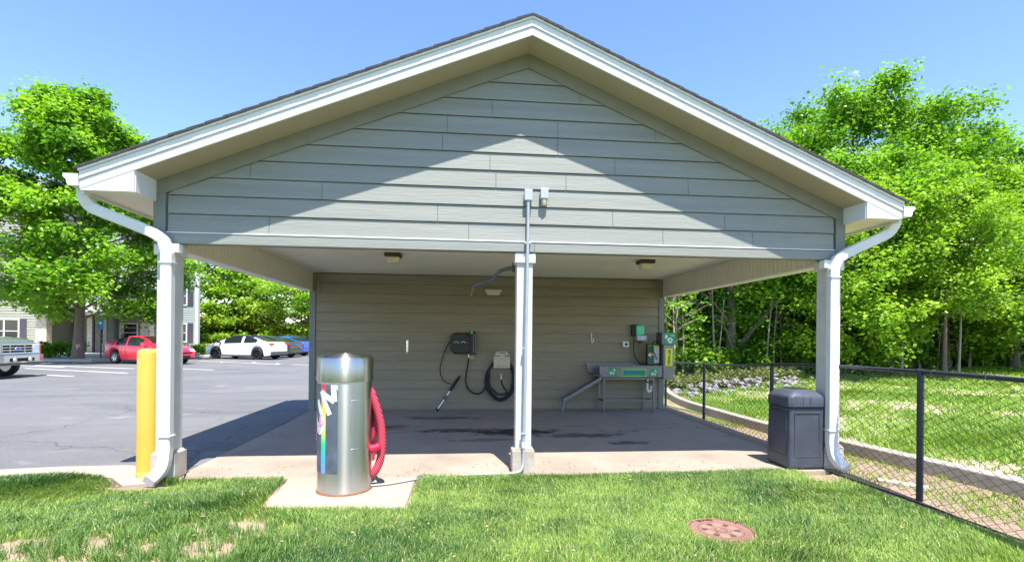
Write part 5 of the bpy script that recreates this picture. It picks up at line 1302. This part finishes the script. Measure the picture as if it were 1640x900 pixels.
# ------------------------------------------------------------------ vehicles
def interp(tab, x): return float(np.interp(x, [p[0] for p in tab], [p[1] for p in tab]))
def make_car(name, label, cat, loc, heading, Lg, Wd, top, belt, roofw, paint, wheels, wr, rimm, glass_x, ws_x, rw_x, roof_m=None, group=None, zb=.22, nose='sedan', wide=None, tail_z=None, head_z=None, spokes=5):
    """x forward from 0 (rear) to Lg (nose), local origin under the middle"""
    t = thing(name, label, cat, loc, heading, group)
    n = 90; xs_ = np.linspace(0, Lg, n); hw = Wd/2
    def halfw(x):
        e_ = min(x, Lg-x)/Lg; return hw*(1-.20*math.exp(-e_*34)-.05*math.exp(-e_*9))
    def low(x):
        z = zb+.10*math.exp(-min(x,Lg-x)*4.5)
        for wx in wheels:
            d = abs(x-wx); ra = wr*1.16
            if d < ra: z = max(z, wr+math.sqrt(ra*ra-d*d))
        return z
    def section(x):
        w_ = halfw(x); zb_ = low(x); zl = interp(belt, x); zr = max(interp(top, x), zl+.0)
        hh = zr-zl; cab = min(1, max(0, hh/.30))
        rw_ = w_*(1-cab*(1-roofw)) - (1-cab)*.04
        return [(w_*.93, min(zb_, zl-.03)), (w_*.995, max(zb_+.004, min(zl-.02, zb_+(zl-zb_)*.35))), (w_, max(zb_+.006, zb_+(zl-zb_)*.72)), (w_*.955, zl),
                ((w_*.955+rw_)/2*1.01, zl+hh*.55), (rw_*1.0, zl+hh*.90), (rw_*.86, zl+hh*.985+.006), (rw_*.45, zr+.012+.01*(1-cab)), (0, zr+.018+.012*(1-cab))]
    S = [section(x) for x in xs_]; k = len(S[0])
    def P(i, j, side, o=0): p = S[i][j]; return (xs_[i]-Lg/2, side*(p[0]+o), p[1]+o*.3)
    b = MB(); vs = []; 
    for i in range(n):
        vs += [(xs_[i]-Lg/2, -S[i][j][0], S[i][j][1]) for j in range(k)] + [(xs_[i]-Lg/2, S[i][j][0], S[i][j][1]) for j in range(k-2,-1,-1)]
    m_ = 2*k-1; fs = []
    for i in range(n-1):
        for j in range(m_-1): fs.append((i*m_+j, i*m_+j+1, (i+1)*m_+j+1, (i+1)*m_+j))
    fs += [tuple(range(m_)), tuple(range((n-1)*m_+m_-1, (n-1)*m_-1, -1))]
    b.add(vs, fs, True); body = part('body', b, paint, t, world=False)
    # floor and dark wheel houses
    b = MB(); b.box(-Lg/2+.15,Lg/2-.15,-hw*.80,hw*.80,zb+.02,min(interp(belt,Lg*.5),wr*2.0)); part('underbody', b, 'rubber', t, world=False)
    def patch(x0, x1, j0, j1, name_, m__, side=1, o=.006, both=True, shrink=(0,1)):
        b = MB(); idx = [i for i in range(n) if x0 <= xs_[i] <= x1]
        for sd in ((1,-1) if both else (side,)):
            vs = []; fs = []
            for i in idx:
                for j in range(j0, j1+1): 
                    p = S[i][j]; oz = o*(0 if j < 4 else 1); oy = o if p[0] > .02 else 0
                    vs.append((xs_[i]-Lg/2, sd*(p[0]+oy), p[1]+oz))
            q = j1-j0+1
            for a in range(len(idx)-1):
                for j in range(q-1): fs.append((a*q+j, a*q+j+1, (a+1)*q+j+1, (a+1)*q+j))
            b.add(vs, fs, True)
        return part(name_, b, m__, t, world=False)
    for g0, g1 in glass_x:
        for sd in (-1,1): patch(g0, g1, 3, 5, 'side_window', 'carglass', sd, .008, False)
    patch(ws_x[0], ws_x[1], 6, 8, 'windscreen', 'carglass', o=.010); patch(rw_x[0], rw_x[1], 6, 8, 'rear_window', 'carglass', o=.010)
    if roof_m: patch(rw_x[1], ws_x[0], 5, 8, 'roof_panel', roof_m, o=.012)
    zt = tail_z or interp(belt, .05)-.12; zh = head_z or interp(belt, Lg-.1)-.10
    for sd in (-1,1):
        b = MB(); b.prism([(-Lg/2-.008,zt-.05),(-Lg/2+.16,zt-.03),(-Lg/2+.34,zt+.03),(-Lg/2+.05,zt+.04)], 'y', sd*hw*.55, sd*(halfw(.12)+.012)); part('tail_lamp', b, 'tail', t, world=False)
        b = MB(); b.prism([(Lg/2+.006,zh-.07),(Lg/2-.20,zh-.05),(Lg/2-.50,zh+.06),(Lg/2-.10,zh+.05)], 'y', sd*hw*.50, sd*(halfw(Lg-.03)-.015)); part('headlight', b, 'lampglass', t, world=False)
        b = MB(); xm = ws_x[1]-Lg/2-.35; b.add([(xm,sd*hw*.96,interp(belt,xm+Lg/2)+.0),(xm+.18,sd*hw*.96,interp(belt,xm+Lg/2)+.02),(xm+.20,sd*(hw+.16),interp(belt,xm+Lg/2)+.05),(xm+.02,sd*(hw+.17),interp(belt,xm+Lg/2)+.03),
            (xm,sd*hw*.96,interp(belt,xm+Lg/2)+.06),(xm+.14,sd*hw*.96,interp(belt,xm+Lg/2)+.08),(xm+.15,sd*(hw+.15),interp(belt,xm+Lg/2)+.17),(xm+.02,sd*(hw+.16),interp(belt,xm+Lg/2)+.17)], [(0,1,2,3),(4,7,6,5),(0,4,5,1),(1,5,6,2),(2,6,7,3),(3,7,4,0)]); part('door_mirror', b, paint if not roof_m else 'black', t, world=False, bevel=.01)
    for wx in wheels:
        for sd in (-1,1):
            b = MB(); b.lathe([(wr*.64,-.10),(wr*.92,-.10),(wr,-.075),(wr,.075),(wr*.92,.10),(wr*.64,.10),(wr*.64,-.10)], 28, caps=False); me = b.mesh('wheel'); me.transform(Matrix.Translation((wx-Lg/2, sd*(hw-.11), wr)) @ Matrix.Rotation(R(90),4,'X')); wp = part('wheel', me, 'rubber', t, world=False)
            b = MB(); b.lathe([(wr*.66,-.02),(wr*.68,.085),(wr*.62,.085),(wr*.60,.0)], 28); b.lathe([(0,.03),(wr*.16,.07),(wr*.18,.0)], 12)
            for q in range(spokes*2):
                a = q*math.pi/spokes + (.14 if q % 2 else -.0); c_, s_ = math.cos(a), math.sin(a); w2 = wr*.055
                b.add([(c_*wr*.12-s_*w2,s_*wr*.12+c_*w2,.06),(c_*wr*.12+s_*w2,s_*wr*.12-c_*w2,.06),(c_*wr*.64+s_*w2,s_*wr*.64-c_*w2,.075),(c_*wr*.64-s_*w2,s_*wr*.64+c_*w2,.075)], [(0,1,2,3)])
            me = b.mesh('rim'); me.transform(Matrix.Translation((wx-Lg/2, sd*(hw-.11), wr)) @ Matrix.Rotation(R(-90)*sd,4,'X')); part('rim', me, rimm, wp, world=False)
            b = MB(); b.lathe([(0,0),(wr*.62,0)], 24); me = b.mesh('brake'); me.transform(Matrix.Translation((wx-Lg/2, sd*(hw-.10), wr)) @ Matrix.Rotation(R(90),4,'X')); part('brake_disc', me, 'hole', wp, world=False)
    return t, body
# red coupe
dv = Vector((math.cos(R(-23)), math.sin(R(-23)), 0)); nv = Vector((-dv.y, dv.x, 0))
rear_w = Vector((-17.55,27.5,0)); ctr = rear_w + dv*(2.25-.95) + nv*.87
car, body = make_car('parked_car', 'red coupe with rear spoiler parked behind the yellow bollard and left post', 'car', (ctr.x,ctr.y,-.01), R(-23), 4.5, 1.75,
  [(0,.96),(.25,1.03),(.6,1.13),(1.1,1.30),(1.7,1.40),(2.4,1.40),(3.05,1.19),(3.45,.98),(4.1,.86),(4.42,.72),(4.5,.62)],
  [(0,.93),(.3,.98),(1.0,.95),(2.4,.91),(3.45,.92),(4.1,.80),(4.42,.68),(4.5,.60)], .74, 'carred', (.95,3.57), .33, 'rim', [(1.0,1.72),(1.80,2.85)], (2.45,3.35), (.5,1.5), tail_z=.86, head_z=.72, spokes=7)
b = MB(); b.box(-2.22,-2.0,-.70,.70,1.10,1.135); b.box(-2.16,-2.06,-.62,-.58,1.03,1.10); b.box(-2.16,-2.06,.58,.62,1.03,1.10); part('spoiler', b, 'carred', car, world=False, bevel=.01)
b = MB(); b.box(2.19,2.262,-.50,.50,.56,.62); b.box(2.20,2.258,-.42,.42,.30,.44); part('grille', b, 'black', car, world=False)
for sd in (-1,1): part('fog_vent', MB().box(2.05,2.225,sd*.55-.10,sd*.55+.10,.30,.38), 'black', car, world=False)
b = MB(); b.box(-.3,.0,-.882,-.872,.86,.885); part('door_handle', b, 'carred', car, world=False)
# white crossover
hd = R(180-17); dv = Vector((math.cos(hd), math.sin(hd), 0)); nv = Vector((-dv.y, dv.x, 0))
fw_ = Vector((-15.25,33.1,0)); ctr = fw_ - dv*(4.75/2-.89) - nv*.88
car, body = make_car('parked_car', 'white fastback car with black roof and dark wheels seen from its side', 'car', (ctr.x,ctr.y,-.01), hd, 4.75, 1.86,
  [(0,.90),(.12,1.02),(.6,1.14),(1.2,1.32),(1.9,1.45),(2.6,1.46),(3.1,1.36),(3.7,1.08),(4.0,.98),(4.5,.82),(4.75,.62)],
  [(0,.88),(.12,.99),(.6,1.06),(1.5,1.02),(3.7,.95),(4.0,.92),(4.5,.78),(4.75,.60)], .74, 'carwhite', (.95,3.86), .36, 'rimd', [(.95,1.9),(2.0,3.3)], (2.95,3.75), (.3,1.3), 'black', tail_z=.98, head_z=.74)
b = MB(); b.box(-2.40,-2.30,-.80,.80,.28,.50); part('rear_diffuser', b, 'darksteel', car, world=False, bevel=.03)
for sd in (-1,1): part('sill', MB().box(-1.15,1.2,sd*.905-.01,sd*.905+.012,.20,.27), 'darksteel', car, world=False)
# cars beyond
def rearcar(lab, wheelpos, paint, h_, L_, wd):
    hd = R(180-17); dv = Vector((math.cos(hd), math.sin(hd), 0)); nv = Vector((-dv.y, dv.x, 0)); c_ = Vector((wheelpos[0],wheelpos[1],0)) + dv*(L_/2-.95) - nv*(wd/2)
    return make_car('parked_car', lab, 'car', (c_.x,c_.y,-.01), hd, L_, wd,
      [(0,.92),(.1,1.02),(.5,1.08),(1.1,1.30*h_),(1.8,1.44*h_),(2.5,1.44*h_),(3.1,1.32*h_),(3.6,1.02),(4.4,.82),(L_,.62)],
      [(0,.88),(.1,.99),(.6,1.02),(1.5,1.0),(3.6,.93),(4.4,.78),(L_,.60)], .74, paint, (.95,L_-.9), .34, 'rim', [(.95,1.9),(2.0,3.2)], (2.9,3.6), (.4,1.2), None, tail_z=.92, head_z=.72)
rearcar('dark car with red tail lamps mostly hidden behind the white car', (-12.35,34.9), 'cardark', 1.0, 4.6, 1.8)
rearcar('bright blue car parked right of the white car', (-12.35,37.8), 'carblue', .98, 4.6, 1.8)
rearcar('dark car at the end of the row just right of the blue car', (-12.45,40.8), 'cardark', 1.0, 4.6, 1.8)
# pickup truck
th = R(0); fc = Vector((-15.05,18.75,0)); Lt, Wt = 6.0, 2.0
dv = Vector((math.cos(th), math.sin(th), 0)); ctr = fc-dv*(Lt/2)
truck, body = make_car('pickup_truck', 'grey green pickup truck with chrome grille and bumper entering at the left edge', 'pickup truck', (ctr.x,ctr.y,-.01), th, Lt, Wt,
  [(0,1.30),(2.2,1.30),(2.3,1.92),(3.2,1.97),(4.0,1.92),(4.55,1.42),(4.8,1.40),(5.6,1.34),(5.9,1.26),(6.0,1.12)],
  [(0,1.28),(2.2,1.28),(4.55,1.30),(4.8,1.30),(5.6,1.27),(5.9,1.20),(6.0,1.08)], .82, 'truckgreen', (1.1,4.95), .42, 'rim', [(2.4,3.2),(3.3,4.3)], (4.0,4.5), (2.1,2.3), None, zb=.48, tail_z=1.1, head_z=-5)
def fbox(name_, m_, x0, x1, y0, y1, z0, z1, par=truck, bev=.015): return part(name_, MB().box(x0,x1,y0,y1,z0,z1), m_, par, world=False, bevel=bev)
X = Lt/2
fbox('front_panel', 'chrome', X-.10, X+.03, -.96, .96, .80, 1.17)
g_ = fbox('grille', 'hole', X+.028, X+.034, -.60, .60, .835, 1.135, bev=0)
b = MB()
for z in (.835,.925,1.015,1.105): b.box(X+.03,X+.055,-.60,.60,z,z+.030)
for y in (-.60,-.30,.27,.57): b.box(X+.03,X+.05,y,y+.03,.835,1.135)
part('grille_bars', b, 'chrome', g_, world=False, bevel=.005)
b = MB(); b.prism([(.12*math.cos(a*math.pi/8), .985+.05*math.sin(a*math.pi/8)) for a in range(16)], 'x', X+.056, X+.066); e_ = part('emblem', b, 'labelw', g_, world=False)
b = MB(); b.prism([(.105*math.cos(a*math.pi/8), .985+.04*math.sin(a*math.pi/8)) for a in range(16)], 'x', X+.0665, X+.069); part('emblem_field', b, 'blueink', e_, world=False)
for sd in (-1,1):
    fbox('headlight', 'lampglass', X-.05, X+.045, min(sd*.64,sd*.90), max(sd*.64,sd*.90), .84, 1.13)
    fbox('indicator_lamp', 'orange', X-.22, X+.03, min(sd*.905,sd*.985), max(sd*.905,sd*.985), .84, 1.13)
bp_ = MB(); bp_.prism([(X-.25,-1.03),(X-.25,1.03),(X+.12,.98),(X+.20,.70),(X+.20,-.70),(X+.12,-.98)], 'z', .52, .79); bb = part('front_bumper', bp_, 'chrome', truck, world=False, bevel=.03)
fbox('bumper_opening', 'hole', X+.19, X+.205, -.48, .48, .56, .68, bb, 0)
for y in (-.30,.30):
    b = MB(); b.lathe([(0,.02),(.06,.015),(.07,-.02)], 14); me = b.mesh('fog_lamp'); me.transform(Matrix.Translation((X+.215,y,.62)) @ Matrix.Rotation(R(90),4,'Y')); part('fog_lamp', me, 'lens', bb, world=False)
fbox('valance', 'darksteel', X-.1, X+.10, -.85, .85, .43, .51)
